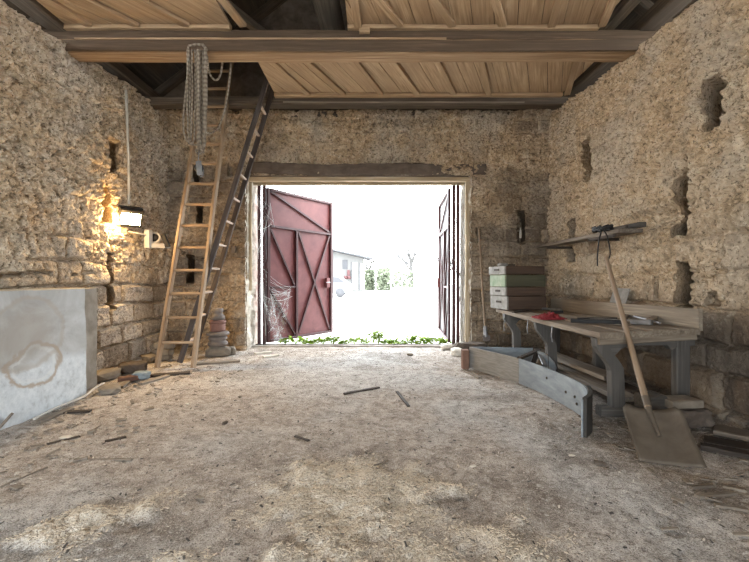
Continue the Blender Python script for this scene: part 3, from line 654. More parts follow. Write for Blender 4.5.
slab('end_strip', XL+.07, -3.10, 4.10, 4.52, 1.10, M['concrete'])
MB().tube(catm([FL(34, 419, .02), FL(60, 406, .02), FL(84, 396.5, .03), FL(95, 388, .05), FL(104, 383, .06)]), .011, 8).solo('white_tube', M['white'], 'thin white tube lying along the foot of the concrete slab', 'tube')
p = FL(0, 428, .02); MB().beam(P(-6, 434, p.y), P(12, 414, p.y+.05), .05, .02, seg=3, jit=.004).solo('wood_strip', M['old'], 'grey wood strip propped against the concrete slab', 'wood strip')

# ------------------------------------------------------------------ loose things on the floor
def floor_plank(p, q, w, h, m, label, cat='plank', zoff=0., name='plank', seg=5, jit=.006):
    A = FL(*p, zoff); B = FL(*q, zoff); A.z = zoff+fz(A.x, A.y)+h/2; B.z = zoff+fz(B.x, B.y)+h/2
    mb = MB().beam(A, B, w, h, seg=seg, jit=jit); o = mb.solo(name, M[m], label, cat); return o
def stone(px, py, w, d, h, m, label, seed, name='stone', cat='stone', sub=2, group=None):
    c = FL(px, py); c.z = fz(c.x, c.y)+h*.40; return MB().rock(c, (w, d, h), seed, sub, seed*.7).solo(name, M[m], label, cat, group)
stone(133, 372, .36, .28, .17, 'dkstone', 'dark rounded stone against the foot of the left wall', 1)
stone(104, 379, .42, .26, .15, 'stone', 'grey stone block between the concrete slab and left wall', 2)
stone(110, 391, .30, .22, .09, 'stone', 'flat tan stone in front of the concrete slab end', 3)
stone(150, 362, .24, .2, .14, 'stone', 'tan stone left of the pale ladder foot', 4)
floor_plank((119, 381), (149, 376), .10, .055, 'brick', 'reddish wooden block lying left of the ladder', 'wood block', .02, 'wood_block')
floor_plank((131, 378), (118, 388), .10, .03, 'old', 'short pale board tucked beside the reddish block', zoff=.0)
rgm = MB(); rp = FL(141, 379)
rgm.rock(rp+V(0, 0, .05), (.22, .16, .10), 12, 3).solo('rag', M['bluerag'], 'crumpled blue grey rag on the floor left of the ladder', 'rag')
floor_plank((150, 376), (190, 373), .09, .03, 'dkwood', 'dark board under the feet of the pale ladder')
floor_plank((140, 384), (168, 376), .07, .025, 'old', 'thin grey board in front of the pale ladder')
floor_plank((196, 364), (240, 361), .10, .025, 'old', 'weathered board beside the stack of pots')
for i, (px, py, ang) in enumerate(((160, 357, .1), (166, 352, -.2), (158, 347, .15))):
    c = FL(160, 361); MB().box((c.x+.02*i, c.y+.05, .045+i*.085), (.26, .13, .075), ang, .006, 4, .006).solo('brick', M['stone'], ('lowest', 'middle', 'top')[i]+' grey brick of the pile behind the pale ladder', 'brick', 'bricks behind the ladder')
floor_plank((53, 413), (91, 410), .055, .015, 'dkwood', 'black charred board lying in front of the concrete slab')
floor_plank((36, 423), (70, 408), .08, .02, 'old', 'pale flat board near the concrete slab foot', zoff=.0)
floor_plank((344, 394), (379, 387), .035, .016, 'dkwood', 'dark stick lying alone in mid floor before the gateway', 'stick', name='stick')
floor_plank((397, 391), (409, 405), .03, .012, 'dkwood', 'dark bark strip pointing at the camera in mid floor', 'stick', name='stick')
floor_plank((0, 488), (47, 468), .012, .008, 'old', 'long thin dark stick at the left edge of the floor', 'stick', name='stick')
floor_plank((75, 459), (132, 461), .016, .012, 'old', 'thin grey stick lying crosswise on the left floor', 'stick', name='stick')
floor_plank((47, 445), (80, 436), .022, .01, 'dkwood', 'dark splinter on the floor below the concrete slab', 'stick', name='stick')
floor_plank((295, 435), (309, 440), .022, .008, 'dkwood', 'short dark splinter on the middle floor', 'stick', name='stick')
floor_plank((372, 468), (388, 458), .009, .006, 'old', 'thin twig at the edge of the sawdust', 'stick', name='stick')
floor_plank((105, 442), (126, 437), .03, .01, 'dkwood', 'broken dark piece of bark on the left floor', 'stick', name='stick')
floor_plank((463, 369), (480, 377), .05, .02, 'old', 'grey splinter by the tip of the plough', 'stick', name='stick')
floor_plank((263, 357), (278, 355), .09, .025, 'lime', 'flat pale stone shard at the left gate post', 'stone shard', name='stone_shard')
floor_plank((255, 354), (271, 352), .07, .03, 'lime', 'pale plaster chip against the left gate jamb', 'stone shard', name='stone_shard')
stone(410, 355, .10, .08, .04, 'stone', 'small brown clod on the floor before the gateway', 31)
stone(447, 349, .26, .16, .12, 'lime', 'pale lump of plaster at the right gate jamb', 32, 'plaster_lump', 'plaster')
# pots on a stone
c = FL(217, 356); zb = fz(c.x, c.y)
MB().rock((c.x, c.y+.03, zb+.075), (.42, .30, .20), 41, 2, .1).solo('stone_block', M['stone'], 'squared stone block under the stack of pots', 'stone block')
stone(232, 354, .16, .14, .16, 'stone', 'leaning flat stone right of the pot stack', 43)
pt_ = thing('ribbed_pot_stack', 'ribbed ceramic stack with red band standing on a stone block', 'pot stack', (c.x, c.y+.03, .165))
zz = .165
def seg_(prof, name, m, z0): MB().lathe([(r, z+z0) for r, z in prof], Matrix.Translation((c.x, c.y+.03, 0)), 26).build(name, M[m], pt_)
seg_([(.02, 0), (.14, 0), (.15, .02), (.15, .05), (.125, .06), (.125, .09), (.14, .10), (.14, .13), (.11, .15), (.02, .15)], 'base_ribs', 'greypot', zz)
seg_([(.02, 0), (.10, 0), (.17, .015), (.175, .04), (.16, .06), (.10, .07), (.02, .07)], 'flange', 'greypot', zz+.15)
seg_([(.02, 0), (.11, 0), (.115, .02), (.115, .11), (.105, .12), (.02, .12)], 'red_band', 'clay', zz+.22)
seg_([(.02, 0), (.12, 0), (.125, .02), (.12, .05), (.095, .06), (.02, .06)], 'upper_rib', 'clay', zz+.34)
seg_([(.02, 0), (.10, 0), (.11, .02), (.10, .06), (.075, .08), (.07, .11), (.085, .13), (.08, .17), (.02, .18)], 'neck', 'greypot', zz+.40)

# ------------------------------------------------------------------ workbench
BN, BF, BX0, BX1, BZ = 3.40, 6.24, 1.93, 2.79, .735
def bz(x, y): return BZ+.045*(x-BX0)/(BX1-BX0)*(BF-y)/(BF-BN)
bench = thing('workbench', 'old wooden workbench with raised back board along the right wall', 'workbench', (2.4, 4.8, 0))
mb = MB(); e = [BX0, 2.16, 2.40, 2.63, BX1]
for a, b in zip(e[:-1], e[1:]):
    mb.beam((( a+b)/2, BN+random.uniform(-.01, .01), bz((a+b)/2, BN)-.025), ((a+b)/2, BF, bz((a+b)/2, BF)-.025), b-a-.004, .05, seg=20, jit=.004, ch=.004)
mb.build('top', M['bench'], bench)
MB().beam((BX1+.02, BN+.02, bz(BX1, BN)+.07), (BX1+.02, BF, bz(BX1, BF)+.07), .035, .19, seg=16, jit=.005).build('back_board', M['bench'], bench)
MB().beam((BX0+.34, BN+.10, BZ-.10), (BX0+.34, BF-.05, BZ-.10), .04, .08, seg=8, jit=.004).build('rail', M['leg'], bench)
MB().beam((BX0+.02, BN+.05, bz(BX0, BN)-.075), (BX1-.01, BN+.05, bz(BX1, BN)-.075), .06, .055, seg=4, jit=.003).build('end_cleat', M['bench'], bench)
Mx = lambda y: Matrix(((1, 0, 0, 0), (0, 0, 1, y), (0, 1, 0, 0), (0, 0, 0, 1)))
def front_leg(y, m):
    P_ = [(1.935, BZ-.05), (2.04, BZ-.05), (2.05, .625), (2.085, .56), (2.155, .47), (2.18, .42), (2.195, .02), (2.085, .02), (2.075, .40), (2.055, .455), (1.975, .56), (1.945, .61)]
    MB().prism(P_, y, y+.08, Mx(0), True).build('leg', M[m], bench)
for y in (BN+.06, 4.72, 5.86): front_leg(y, 'leg')
for y in (BN+.06, 4.72, 5.86):
    MB().beam((2.70, y+.04, .02), (2.70, y+.04, BZ-.03), .12, .08, up=(0, 1, 0)).build('leg', M['leg'], bench)
    MB().prism([(2.02, BZ-.05), (2.80, BZ-.03), (2.80, BZ-.11), (2.63, BZ-.13), (2.60, BZ-.15), (2.56, BZ-.11), (2.24, BZ-.11), (2.16, BZ-.14), (2.10, BZ-.20)], y+.005, y+.075, Mx(0)).build('apron', M['leg'], bench)
    MB().beam((1.98, y+.04, .05), (2.80, y+.04, .05), .10, .08, seg=3, jit=.005).build('sill', M['leg'], bench)
# planks stored under the bench
for i, (x, z, w, y0, y1, m, l) in enumerate(((2.32, .115, .20, 3.60, 6.0, 'old', 'wide grey plank stored low under the bench, outermost'), (2.50, .13, .16, 3.75, 6.1, 'dkwood', 'dark plank under the bench beside the wide grey one'), (2.42, .20, .20, 4.0, 5.6, 'old', 'upper grey plank lying on the planks under the bench'))):
    MB().beam((x, y0, z), (x-.05, y1, z), w, .045, seg=12, jit=.008).solo('plank', M[m], l, 'plank', 'planks stored under the bench')
MB().rock((2.56, 3.26, .085), (.40, .24, .17), 51, 3).solo('stone_block', M['dkstone'], 'dark stone block on the floor at the bench end', 'stone block')
MB().box((2.50, 3.26, .20), (.27, .18, .06), .1, .008, 4, .006).solo('concrete_block', M['stone'], 'pale slab lying on the dark block at the bench end', 'concrete block')
MB().box((2.30, 3.30, .13), (.16, .16, .24), .2, .01, 2, .006).solo('wood_block', M['leg'], 'dark upright wood block behind the shovel blade', 'wood block')
for i, (x0, y0, x1, y1, w, l) in enumerate(((2.45, 2.95, 2.97, 2.55, .16, 'dark broken board in the corner right of the shovel'), (2.70, 3.15, 2.98, 2.85, .20, 'dark bark board close under the right wall'), (2.35, 2.86, 2.75, 2.55, .08, 'narrow dark lath beside the shovel blade'))):
    MB().beam((x0, y0, fz(x0, y0)+.03), (x1, y1, fz(x1, y1)+.04), w, .035, seg=8, jit=.012).solo('plank', M['old' if i == 1 else 'dkwood'], l, 'plank', 'broken boards at the foot of the right wall')
for i, (a, b, w) in enumerate((((697, 497), (735, 492), .03), ((715, 505), (749, 510), .025), ((690, 488), (712, 486), .02), ((722, 484), (746, 489), .035))):
    floor_plank(a, b, w, .015, 'old', ('long splinter in the lower right corner of the floor', 'second splinter at the right floor edge', 'thin splinter in front of the shovel', 'wide chip near the right wall foot')[i], 'splinter', name='splinter')
# things on the bench
def hive_box(z, h, ends, sides, label, dx=0., rz=0., slot=True):
    A = Vector((1.95+dx, 5.78, z)); ux = Vector((math.cos(.20+rz), math.sin(.20+rz), 0)); uy = Vector((-ux.y, ux.x, 0)); W, D, t = .65, .46, .025
    r = thing('wooden_box', label, 'box', A, 'stacked wooden boxes on the bench')
    up = V(0, 0, h/2)
    for o in (0, W-t): MB().beam(A+ux*(o+t/2)+up, A+ux*(o+t/2)+uy*D+up, t, h-.006, seg=2, jit=.002, ch=.003).build('end_panel', M[ends if o == 0 else sides], r)
    for o in (0, D-t): MB().beam(A+uy*(o+t/2)+ux*t+up, A+uy*(o+t/2)+ux*(W-t)+up, t, h-.008, seg=2, jit=.002, ch=.003).build('side_panel', M[sides], r)
    MB().beam(A+ux*W/2+uy*t+V(0, 0, h-.02), A+ux*W/2+uy*(D-t)+V(0, 0, h-.02), W-2*t, .012).build('lid', M[sides], r)
    if slot: MB().beam(A+uy*(D*.33)+V(0, 0, h*.55)-ux*.004, A+uy*(D*.62)+V(0, 0, h*.55)-ux*.004, .01, .03).build('hand_slot', M['dkwood'], r)
    return r
zt = bz(2.2, 6.0)+.014
for hh, en, sd, lb, dx, rz in ((.200, 'boxwhite', 'boxside', 'lowest wooden box of the stack on the far bench end', .0, .03), (.130, 'boxwhite', 'boxside', 'second wooden box from the bottom of the stack', -.02, .0), (.180, 'boxgreen', 'boxgreenside', 'wooden box with green end panel in the stack', -.03, -.02), (.125, 'boxwhite', 'boxside', 'topmost wooden box of the stack with a cloth on it', -.035, .01)):
    hive_box(zt, hh, en, sd, lb, dx, rz, en == 'boxwhite'); zt += hh+.002
c = P(503, 263.5, 5.95); c.z = zt+.02
MB().rock(c, (.18, .12, .05), 61, 3, .5).solo('cloth', M['boxwhite'], 'small pale cloth bundle on the topmost wooden box', 'cloth')
MB().box((c.x+.12, c.y, zt+.014), (.12, .04, .025), .2).solo('wood_scrap', M['dkwood'], 'small dark scrap on the topmost wooden box', 'scrap')
def onb(px, py, dz=0.):
    d = F*(H-BZ)/(py-CY)
    for _ in range(5): x = (px-CX)*d/F; d = F*(H-bz(x, min(max(d, BN), BF)))/(py-CY)
    x = (px-CX)*d/F; return V(x, d, bz(x, d)+dz)
rg = MB(); cc = onb(549, 319, .0)
n1, n2 = 22, 14; vs = []
for i in range(n1):
    for j in range(n2):
        a, b = i/(n1-1)-.5, j/(n2-1)-.5; x = a*.30; y = b*.26
        z = .012+.085*max(0, 1-(a*2)**2)*max(0, 1-(b*2)**2)*(.15+1.5*abs(mn.noise(V(a*9, b*9, 2))))+.03*abs(mn.noise(V(a*17, b*17, 5)))
        x += .03*mn.noise(V(a*4, b*4, 8)); y += .04*mn.noise(V(a*4, b*4, 18))
        vs.append(V(cc.x+x, cc.y+y, cc.z+z))
nb = [V(p.x, p.y, cc.z+.004) for p in vs]
fs = [(i*n2+j, (i+1)*n2+j, (i+1)*n2+j+1, i*n2+j+1) for i in range(n1-1) for j in range(n2-1)]; o_ = n1*n2
rim = [i*n2 for i in range(n1)]+[(n1-1)*n2+j for j in range(1, n2)]+[i*n2+n2-1 for i in range(n1-2, -1, -1)]+[j for j in range(n2-2, 0, -1)]
fs2 = [tuple(x+o_ for x in f[::-1]) for f in fs]+[(rim[k], rim[(k+1) % len(rim)], rim[(k+1) % len(rim)]+o_, rim[k]+o_) for k in range(len(rim))]
rg.add(vs+nb, fs+fs2, vs+nb, True); rg.solo('cloth', M['rag'], 'crumpled red cloth on the workbench', 'cloth')
def bench_bar(p, q, w, h, m, name, label, cat):
    return MB().beam(onb(*p, h/2+.008), onb(*q, h/2+.008), w, h, seg=4, jit=.003).solo(name, M[m], label, cat)
bench_bar((513, 313.5), (533, 311.5), .03, .02, 'dkwood', 'chisel', 'dark slim tool left of the red cloth', 'tool')
bench_bar((534, 309.5), (561, 311.5), .05, .03, 'steel', 'metal_bar', 'grey metal bar on the bench behind the red cloth', 'metal bar')
bench_bar((551, 313.5), (563, 313.5), .04, .03, 'black', 'wood_scrap', 'small black scrap just behind the red cloth', 'scrap')
sw_ = thing('hand_saw', 'long black frame saw lying on the near bench half', 'saw', onb(600, 324))
MB().beam(onb(571, 323.5, .03), onb(624, 325, .03), .05, .04, seg=5, jit=.003).build('blade_bar', M['black'], sw_)
MB().beam(onb(577, 320.5, .02), onb(617, 320.5, .02), .03, .022, seg=4, jit=.003).build('frame_bar', M['black'], sw_)
MB().beam(onb(590, 321.5, .02), onb(640, 322.5, .02), .025, .02, seg=4, jit=.003).build('stretcher', M['boxwhite'], sw_)
MB().beam(onb(623, 323, .03), onb(629, 317, .04), .04, .03).build('toggle', M['old'], sw_)
vc = thing('clamp', 'rusty clamp with wooden jaw on the near bench corner', 'clamp', onb(648, 324))
MB().beam(onb(631, 324.5, .03), onb(652, 325.5, .03), .05, .05, seg=3, jit=.006).build('body', M['steel'], vc)
MB().beam(onb(650, 325, .035), onb(662, 319.5, .05), .06, .05, seg=3, jit=.006).build('jaw', M['bench'], vc)
MB().tube([onb(634, 321, .05), onb(660, 326.5, .03)], .012, 8).build('screw', M['steel'], vc)
MB().beam(onb(588, 313, .012), onb(605, 312.5, .012), .03, .02).solo('wood_scrap', M['dkwood'], 'little dark scrap at the back of the bench', 'scrap')
# white square leaning on back board
mb = MB(); a = P(616, 303.5, 4.72); mb.beam(V(2.88, 4.72, .86), V(2.95, 4.72, 1.09), .30, .012, up=(1, 0, -.25)); mb.solo('tile', M['boxwhite'], 'pale square tile leaning on the wall behind the bench', 'tile')
# things hanging under the bench
for (px, y0, y1) in ((508, 318, 331), (532, 324, 334), (557, 330, 342)):
    d = F*1.98/(px-CX); z0 = H-(y0-CY)*d/F; z1 = H-(y1-CY)*d/F
    MB().tube([V(1.93, d, BZ-.035), V(1.92, d, (z0+z1)/2), V(1.93, d, z1)], .006, 6).solo('bent_wire', M['steel'], {508: 'wire hook hanging from the far front bench edge', 532: 'wire hook hanging under the middle bench edge', 557: 'wire hook hanging nearest along the bench edge'}[px], 'hook', 'wire hooks under the bench edge')

# ------------------------------------------------------------------ plough blade
pl_ = thing('plough_blade', 'curved galvanised sheet plough standing on the floor before the workbench', 'plough', (1.6, 4.4, 0))
w1 = catm([V(1.32, 5.40), V(1.49, 5.05), V(1.64, 4.74), V(1.735, 4.45), V(1.80, 4.10), V(1.83, 3.80)], 4)
w2 = catm([V(1.83, 3.80), V(1.835, 3.52), V(1.785, 3.32), V(1.69, 3.14), V(1.59, 3.03)], 6)
MB().strip(w1[:len(w1)//2+1], .0, .285, .02).build('weathered_wing', M['wornsteel'], pl_)
MB().strip(w1[len(w1)//2:]+w2[1:], .0, .285, .012).build('curved_wing', M['galv'], pl_)
MB().strip([V(w.x+.02, w.y) for w in w2[10:]], -.0, .30, .03).build('wing_end_shade_strip', M['shadesteel'], pl_)  # darker steel colour paints the shade on the edge-on wing end
MB().strip(catm([V(1.33, 5.42), V(1.7, 5.40), V(2.14, 5.33)], 5), .0, .28, .015).build('rear_wing', M['galv'], pl_)
hp = [(537, 351), (543, 352.5), (549, 356.5), (554, 362), (556.5, 368), (555, 372.5), (549, 374)]
fr_ = [P(x, y, 4.86-(x-537)*.012) for x, y in hp]; bk_ = [p+V(.012, .016, 0) for p in fr_]; mb = MB(); n_ = len(hp)
mb.add(fr_+bk_, [tuple(range(n_)), tuple(range(2*n_-1, n_-1, -1))]+[(i, (i+1) % n_, n_+(i+1) % n_, n_+i) for i in range(n_)], fr_+bk_); mb.build('end_plate', M['galv'], pl_)
MB().beam(P(519, 358.5, 4.60), P(539, 350, 5.0), .05, .03).build('strut', M['dkwood'], pl_)
MB().beam(P(538, 351, 4.95), P(545, 366, 4.55), .05, .03).build('strut', M['steel'], pl_)
MB().beam(P(537, 352, 4.95), P(533, 364, 4.62), .05, .03).build('strut', M['dkwood'], pl_)
bo = MB()
for px, py, d in ((547, 378, 4.02), (566, 392, 3.72), (575, 397, 3.60), (577, 404, 3.58), (583, 388, 3.5)):
    p = P(px, py, d-.02); bo.lathe([(.004, 0), (.014, 0), (.012, .008), (.004, .009)], Matrix.Translation(p) @ Matrix.Rotation(math.radians(90), 4, 'Y') @ Matrix.Rotation(math.pi, 4, 'X'), 8)
bo.build('bolts', M['dkwood'], pl_)['kind'] = 'stuff'
b_ = P(467, 351, 5.35); MB().beam(V(b_.x-.02, 5.38, .0), V(b_.x-.02, 5.38, .25), .09, .12, up=(0, 1, 0), seg=3, jit=.005).solo('brick', M['brick'], 'upright red brick post at the tip of the plough', 'brick')
MB().rock((1.62, 6.55, .07), (.62, .34, .22), 71, 3).solo('stone_block', M['dkstone'], 'low dark stone under the garden hoe by the back wall', 'stone block')
MB().rock((1.36, 6.3, .05), (.26, .24, .14), 72, 2).solo('stone', M['lime'], 'whitish stone right of the gate jamb foot', 'stone')

wbt = P(520.5, 234, 6.87)
MB().lathe([(.004, 0), (.018, 0), (.02, .01), (.019, .12), (.009, .15), (.009, .18), (.003, .182)], Matrix.Translation(wbt+V(0, 0, -.07)), 14).solo('bottle', M['white'], 'small white bottle standing in the slot of the back wall', 'bottle')
for i, (px, py, w, h, m, l) in enumerate(((66, 438, .10, .02, 'lime', 'whitish shard on the floor below the concrete slab'), (92, 432, .07, .03, 'stone', 'small stone on the left floor behind the dark bark'), (187, 404, .05, .02, 'lime', 'tiny pale chip on the floor before the pale ladder'), (240, 398, .05, .03, 'stone', 'little clod between the ladder and the lone stick'), (572, 454, .05, .012, 'lime', 'small pale chip on the floor left of the shovel'), (473, 466, .05, .012, 'lime', 'small pale chip on the floor at centre right'), (225, 424, .06, .03, 'dkstone', 'dark clod alone on the left middle floor'), (560, 402, .06, .012, 'lime', 'pale chip close beside the galvanised plough'), (600, 463, .09, .03, 'dkstone', 'dark clod on the floor left of the shovel corner'))):
    stone(px, py, w, w*.7, h, m, l, 90+i, 'stone', 'stone', 1)
# hoe leaning by the gate
ho = thing('garden_hoe', 'long handled hoe leaning against the back wall right of the gate', 'hoe', P(485, 342, 6.45))
MB().tube([P(485.5, 333, 6.46), P(482, 280, 6.62), P(479, 229, 6.74)], .018, 10, .015).build('handle', M['handle'], ho)
MB().tube([P(485.3, 326, 6.48), P(485.9, 337, 6.45)], .028, 10, .034).build('ferrule', M['steel'], ho)
MB().prism([(-.055, -.06), (.055, -.06), (.06, .02), (.02, .05), (-.02, .05), (-.06, .02)], -.008, .008, Matrix.Translation(P(486.5, 337.5, 6.43)) @ Matrix.Rotation(math.radians(75), 4, 'X')).build('head', M['greypot'], ho)

# ------------------------------------------------------------------ shovel
sv = thing('shovel', 'wide metal shovel with wooden handle leaning on the near bench end', 'shovel', (1.92, 2.55, 0))
bl = V(1.749, 2.61, .01); brr = V(2.09, 2.51, .01); bc = (bl+brr)/2
top = V(2.40, 4.10, 1.42); hd = (top-bc).normalized(); sx_ = (brr-bl).normalized(); sn = sx_.cross(hd).normalized()
if sn.y > 0: sn = -sn
W2, LB = .185, .40; nu, nv = 16, 14; vs = []
def half(q):                                    # outline: rounded shoulders, straight sides
    return W2*(1.0 if q < .86 else math.sqrt(max(0, 1-((q-.86)/.14)**2))*.22+.78)
hb = (P(648, 411, 2.88)-bc).normalized(); sn = sx_.cross(hb).normalized()
if sn.y > 0: sn = -sn
for i in range(nu+1):
    for j in range(nv+1):
        a = (i/nu-.5)*2; q = j/nv; x = a*half(q)
        curl = .05*abs(a)**3*(.3+.7*q)+.03*(q**3)-.018*math.exp(-(a/.13)**2)*sst(.25, 1, np.array(q))
        vs.append(bc+sx_*x+hb*(q*LB)+sn*float(curl))
bk = [p-sn*.006 for p in vs]; o_ = len(vs)
fs = [(i*(nv+1)+j, (i+1)*(nv+1)+j, (i+1)*(nv+1)+j+1, i*(nv+1)+j+1) for i in range(nu) for j in range(nv)]
rim = [i*(nv+1) for i in range(nu+1)]+[nu*(nv+1)+j for j in range(1, nv+1)]+[i*(nv+1)+nv for i in range(nu-1, -1, -1)]+[j for j in range(nv-1, 0, -1)]
mb = MB(); mb.add(vs+bk, fs+[tuple(x+o_ for x in f[::-1]) for f in fs]+[(rim[k], rim[(k+1) % len(rim)], rim[(k+1) % len(rim)]+o_, rim[k]+o_) for k in range(len(rim))], vs+bk, True)
mb.build('blade', M['alu'], sv)
ht = bc+hb*.39+sn*.012; hd = (top-ht).normalized()
MB().tube([bc+hb*.20+sn*.004, bc+hb*.32+sn*.012, ht, ht+hd*.12], .013, 12, .027).build('socket', M['alu'], sv)
MB().tube([ht+hd*.03, ht+hd*.8, top], .024, 12, .019).build('handle', M['handle'], sv)

# ------------------------------------------------------------------ wall shelf on the right
sh = thing('wall_shelf', 'long plank shelf along the right wall above the workbench', 'shelf', (2.9, 5.5, 1.7))
MB().beam((2.80, 4.33, 1.725), (2.86, 6.75, 1.745), .26, .045, seg=14, jit=.006, w1=.18).build('plank', M['old'], sh)
for y in (4.9, 6.2): MB().beam((2.72, y, 1.685), (3.1, y, 1.685), .05, .035).build('bracket', M['dkwood'], sh)
MB().beam((2.70, 4.45, 1.685), (2.72, 5.0, 1.69), .035, .035).solo('wood_bar', M['dkwood'], 'dark bar fixed under the shelf edge', 'bar')
MB().beam((2.84, 4.20, 1.775), (2.86, 4.72, 1.78), .08, .05, seg=4, jit=.004).solo('wood_bar', M['leg'], 'thick grey bar lying on the near end of the shelf', 'bar')
MB().beam((2.74, 4.30, 1.765), (2.75, 4.52, 1.765), .03, .03).solo('wood_bar', M['dkwood'], 'short black bar on the shelf beside the thick grey bar', 'bar')
cd = thing('cable', 'black cable bundle on the shelf with loops hanging down', 'cable', P(611, 228, 4.5))
pts = [V(2.72+.07*math.cos(a)*(1+.1*math.sin(3*a)), 4.72+.16*math.sin(a), 1.77+.012*(k % 5)) for k, a in enumerate(np.linspace(0, 6*math.pi, 50))]
MB().tube(pts, .013, 6).build('coil', M['black'], cd)
MB().tube(catm([V(2.68, 4.72, 1.79), P(601, 232, 4.55), P(599, 240, 4.5), P(597.5, 255, 4.5), P(597.5, 266, 4.5)]), .008, 6).build('hanging_end', M['black'], cd)
MB().tube(catm([V(2.68, 4.66, 1.79), P(607, 236, 4.45), P(610, 250, 4.4), P(609.5, 257, 4.35), P(606.5, 261, 4.3)]), .008, 6).build('hanging_loop', M['black'], cd)

# ------------------------------------------------------------------ weeds on the threshold
def weed(x, y, hgt, n, seed, label):
    rg = random.Random(seed); t = thing('weed', label, 'weed', (x, y, -.03), 'weeds along the gate threshold'); st = MB(); lf = MB()
    for i in range(n):
        a = rg.uniform(0, 6.28); l = hgt*rg.uniform(.5, 1.); sp = rg.uniform(.05, .16)
        p0 = V(x, y, -.03); p1 = p0+V(math.cos(a)*sp*.5, math.sin(a)*sp*.4, l*.6); p2 = p0+V(math.cos(a)*sp, math.sin(a)*sp*.7, l)
        st.tube([p0, p1, p2], .004, 5, .002)
        for q in range(6):
            b = a+rg.uniform(-1.8, 1.8); c = p1.lerp(p2, q/5-.2); ll = rg.uniform(.045, .085); d = V(math.cos(b), math.sin(b)*.8, rg.uniform(-.2, .6)).normalized(); s = d.cross(V(0, 0, 1)).normalized()*ll*.33; n_ = s.cross(d).normalized()
            vs = [c, c+d*ll*.35+s+n_*.008, c+d*ll*.75+s*.8, c+d*ll-n_*.01, c+d*ll*.75-s*.8, c+d*ll*.35-s+n_*.008, c+d*ll*.5-n_*.006]
            lf.add(vs, [(0, 1, 6), (1, 2, 6), (2, 3, 6), (3, 4, 6), (4, 5, 6), (5, 0, 6)], vs)
    st.build('stems', M['leaf'], t); lf.build('leaves', M['leaf'], t)
rg_ = random.Random(11); wx = [-1.62, -1.45, -1.28, -1.1, -.92, -.72, -.52, -.33, -.12, .02, .12, .24, .40, .55, .72, .88, 1.0, 1.12, 1.25, 1.38]
for i, x in enumerate(wx):
    tall = .02 <= x <= .12 or i == 5 or i == 14
    lab = {0: 'weed sprouting next to the red gate hinge', 9: 'tallest green weed in the middle of the threshold', 10: 'tall green weed right beside the tallest one', 5: 'bushy weed left of the threshold middle', 14: 'upright weed on the right part of the threshold', 19: 'weed sprouting next to the right gate leaf'}.get(i, 'low green weed growing along the gate threshold')
    weed(x, 7.34+rg_.uniform(-.03, .28), (.34 if 9 <= i <= 10 else .24) if tall else rg_.uniform(.10, .17), 12 if tall else 9, i, lab)

# ------------------------------------------------------------------ floor litter nobody could count
def scatter(name, n, fn, m, size, label, cat, seed):
    rg = np.random.default_rng(seed); mb = MB(); k = 0
    while k < n:
        x, y = fn(rg); 
        if not (-3.3 < x < 2.9 and 1.3 < y < 6.9): continue
        z = fz(x, y); a = rg.uniform(0, 6.28); l = size*rg.uniform(.4, 1.6); w = l*rg.uniform(.12, .5)
        d = V(math.cos(a), math.sin(a), rg.uniform(-.25, .4))*l; s = V(-math.sin(a), math.cos(a), rg.uniform(-.3, .3))*w; c = V(x, y, z+.004+abs(d.z)*.4); t = V(0, 0, max(.0012, l*.12))
        vs = [c-d/2-s/2, c+d/2-s/2, c+d/2+s/2, c-d/2+s/2]; vs += [p+t for p in vs]; vs[4] -= d*.05; vs[6] += s*.1
        mb.add(vs, [(3, 2, 1, 0), (4, 5, 6, 7), (0, 1, 5, 4), (1, 2, 6, 5), (2, 3, 7, 6), (3, 0, 4, 7)], vs); k += 1
    return tag(mb.build(name, m), label, cat, kind='stuff')
def in_saw(rg):
    while True:
        x, y = rg.uniform(-1.9, 1.5), rg.uniform(1.4, 3.6)
        if sm[_ix(x, y)]*1.1 > rg.random(): return x, y
M['chip'] = plain('sawdust_chip', (.48, .39, .29), (.74, .66, .54), 60., .9)
M['palechip'] = plain('pale_chip', (.50, .45, .38), (.74, .70, .62), 30., .9)
scatter('wood_shavings', 7000, in_saw, M['chip'], .011, 'pale wood shavings heaped on the floor in front', 'wood shavings', 1)
def any_(rg):
    y = 1.4+5.4*rg.random()**1.3; return rg.uniform(-3.3, 2.9), y
def side_(rg):
    if rg.random() < .5: return -2.9+abs(rg.normal(0, .55)), rg.uniform(1.8, 5.6)
    return 2.75-abs(rg.normal(0, .5)), rg.uniform(1.8, 3.6)
scatter('wood_chips', 1700, any_, M['palechip'], .012, 'small pale wood chips strewn over the floor', 'wood chips', 2)
scatter('dark_litter', 2200, any_, M['leg'], .016, 'dark bits of bark strewn over the floor', 'litter', 3)
scatter('bark_litter', 420, side_, M['old'], .05, 'bark and splinters along the wall feet', 'litter', 4)

# ------------------------------------------------------------------ outside, far off in the glare
M['o_wall'] = plain('shed_wall', (.10, .098, .096), (.12, .118, .116), 1., .9)
M['o_dark'] = plain('shed_dark', (.05, .05, .055), (.065, .065, .07), 1., .8)
M['o_roof'] = plain('shed_roof', (.055, .055, .06), (.075, .075, .08), 1., .8)
M['o_green'] = plain('garden_hedge', (.13, .15, .10), (.18, .20, .145), 3., .9)
M['o_bark'] = plain('far_bark', (.048, .046, .045), (.062, .06, .058), 3., .9)
M['o_car'] = plain('car_paint', (.12, .125, .13), (.125, .13, .135), 1., .4)
M['o_pale'] = plain('pale_wall', (.13, .13, .125), (.14, .14, .135), 1., .9)
D = 36.; g = -.04
shd = thing('shed', 'pale flat roofed shed across the yard behind the car', 'shed', (-3.6, D, g))
x0, x1 = (296-CX)*D/F, (363-CX)*D/F
MB().prism([(x0, g), (x1, g), (x1, 3.10), (x0, 4.42)], D, D+4, Mx(0)).build('walls', M['o_wall'], shd)
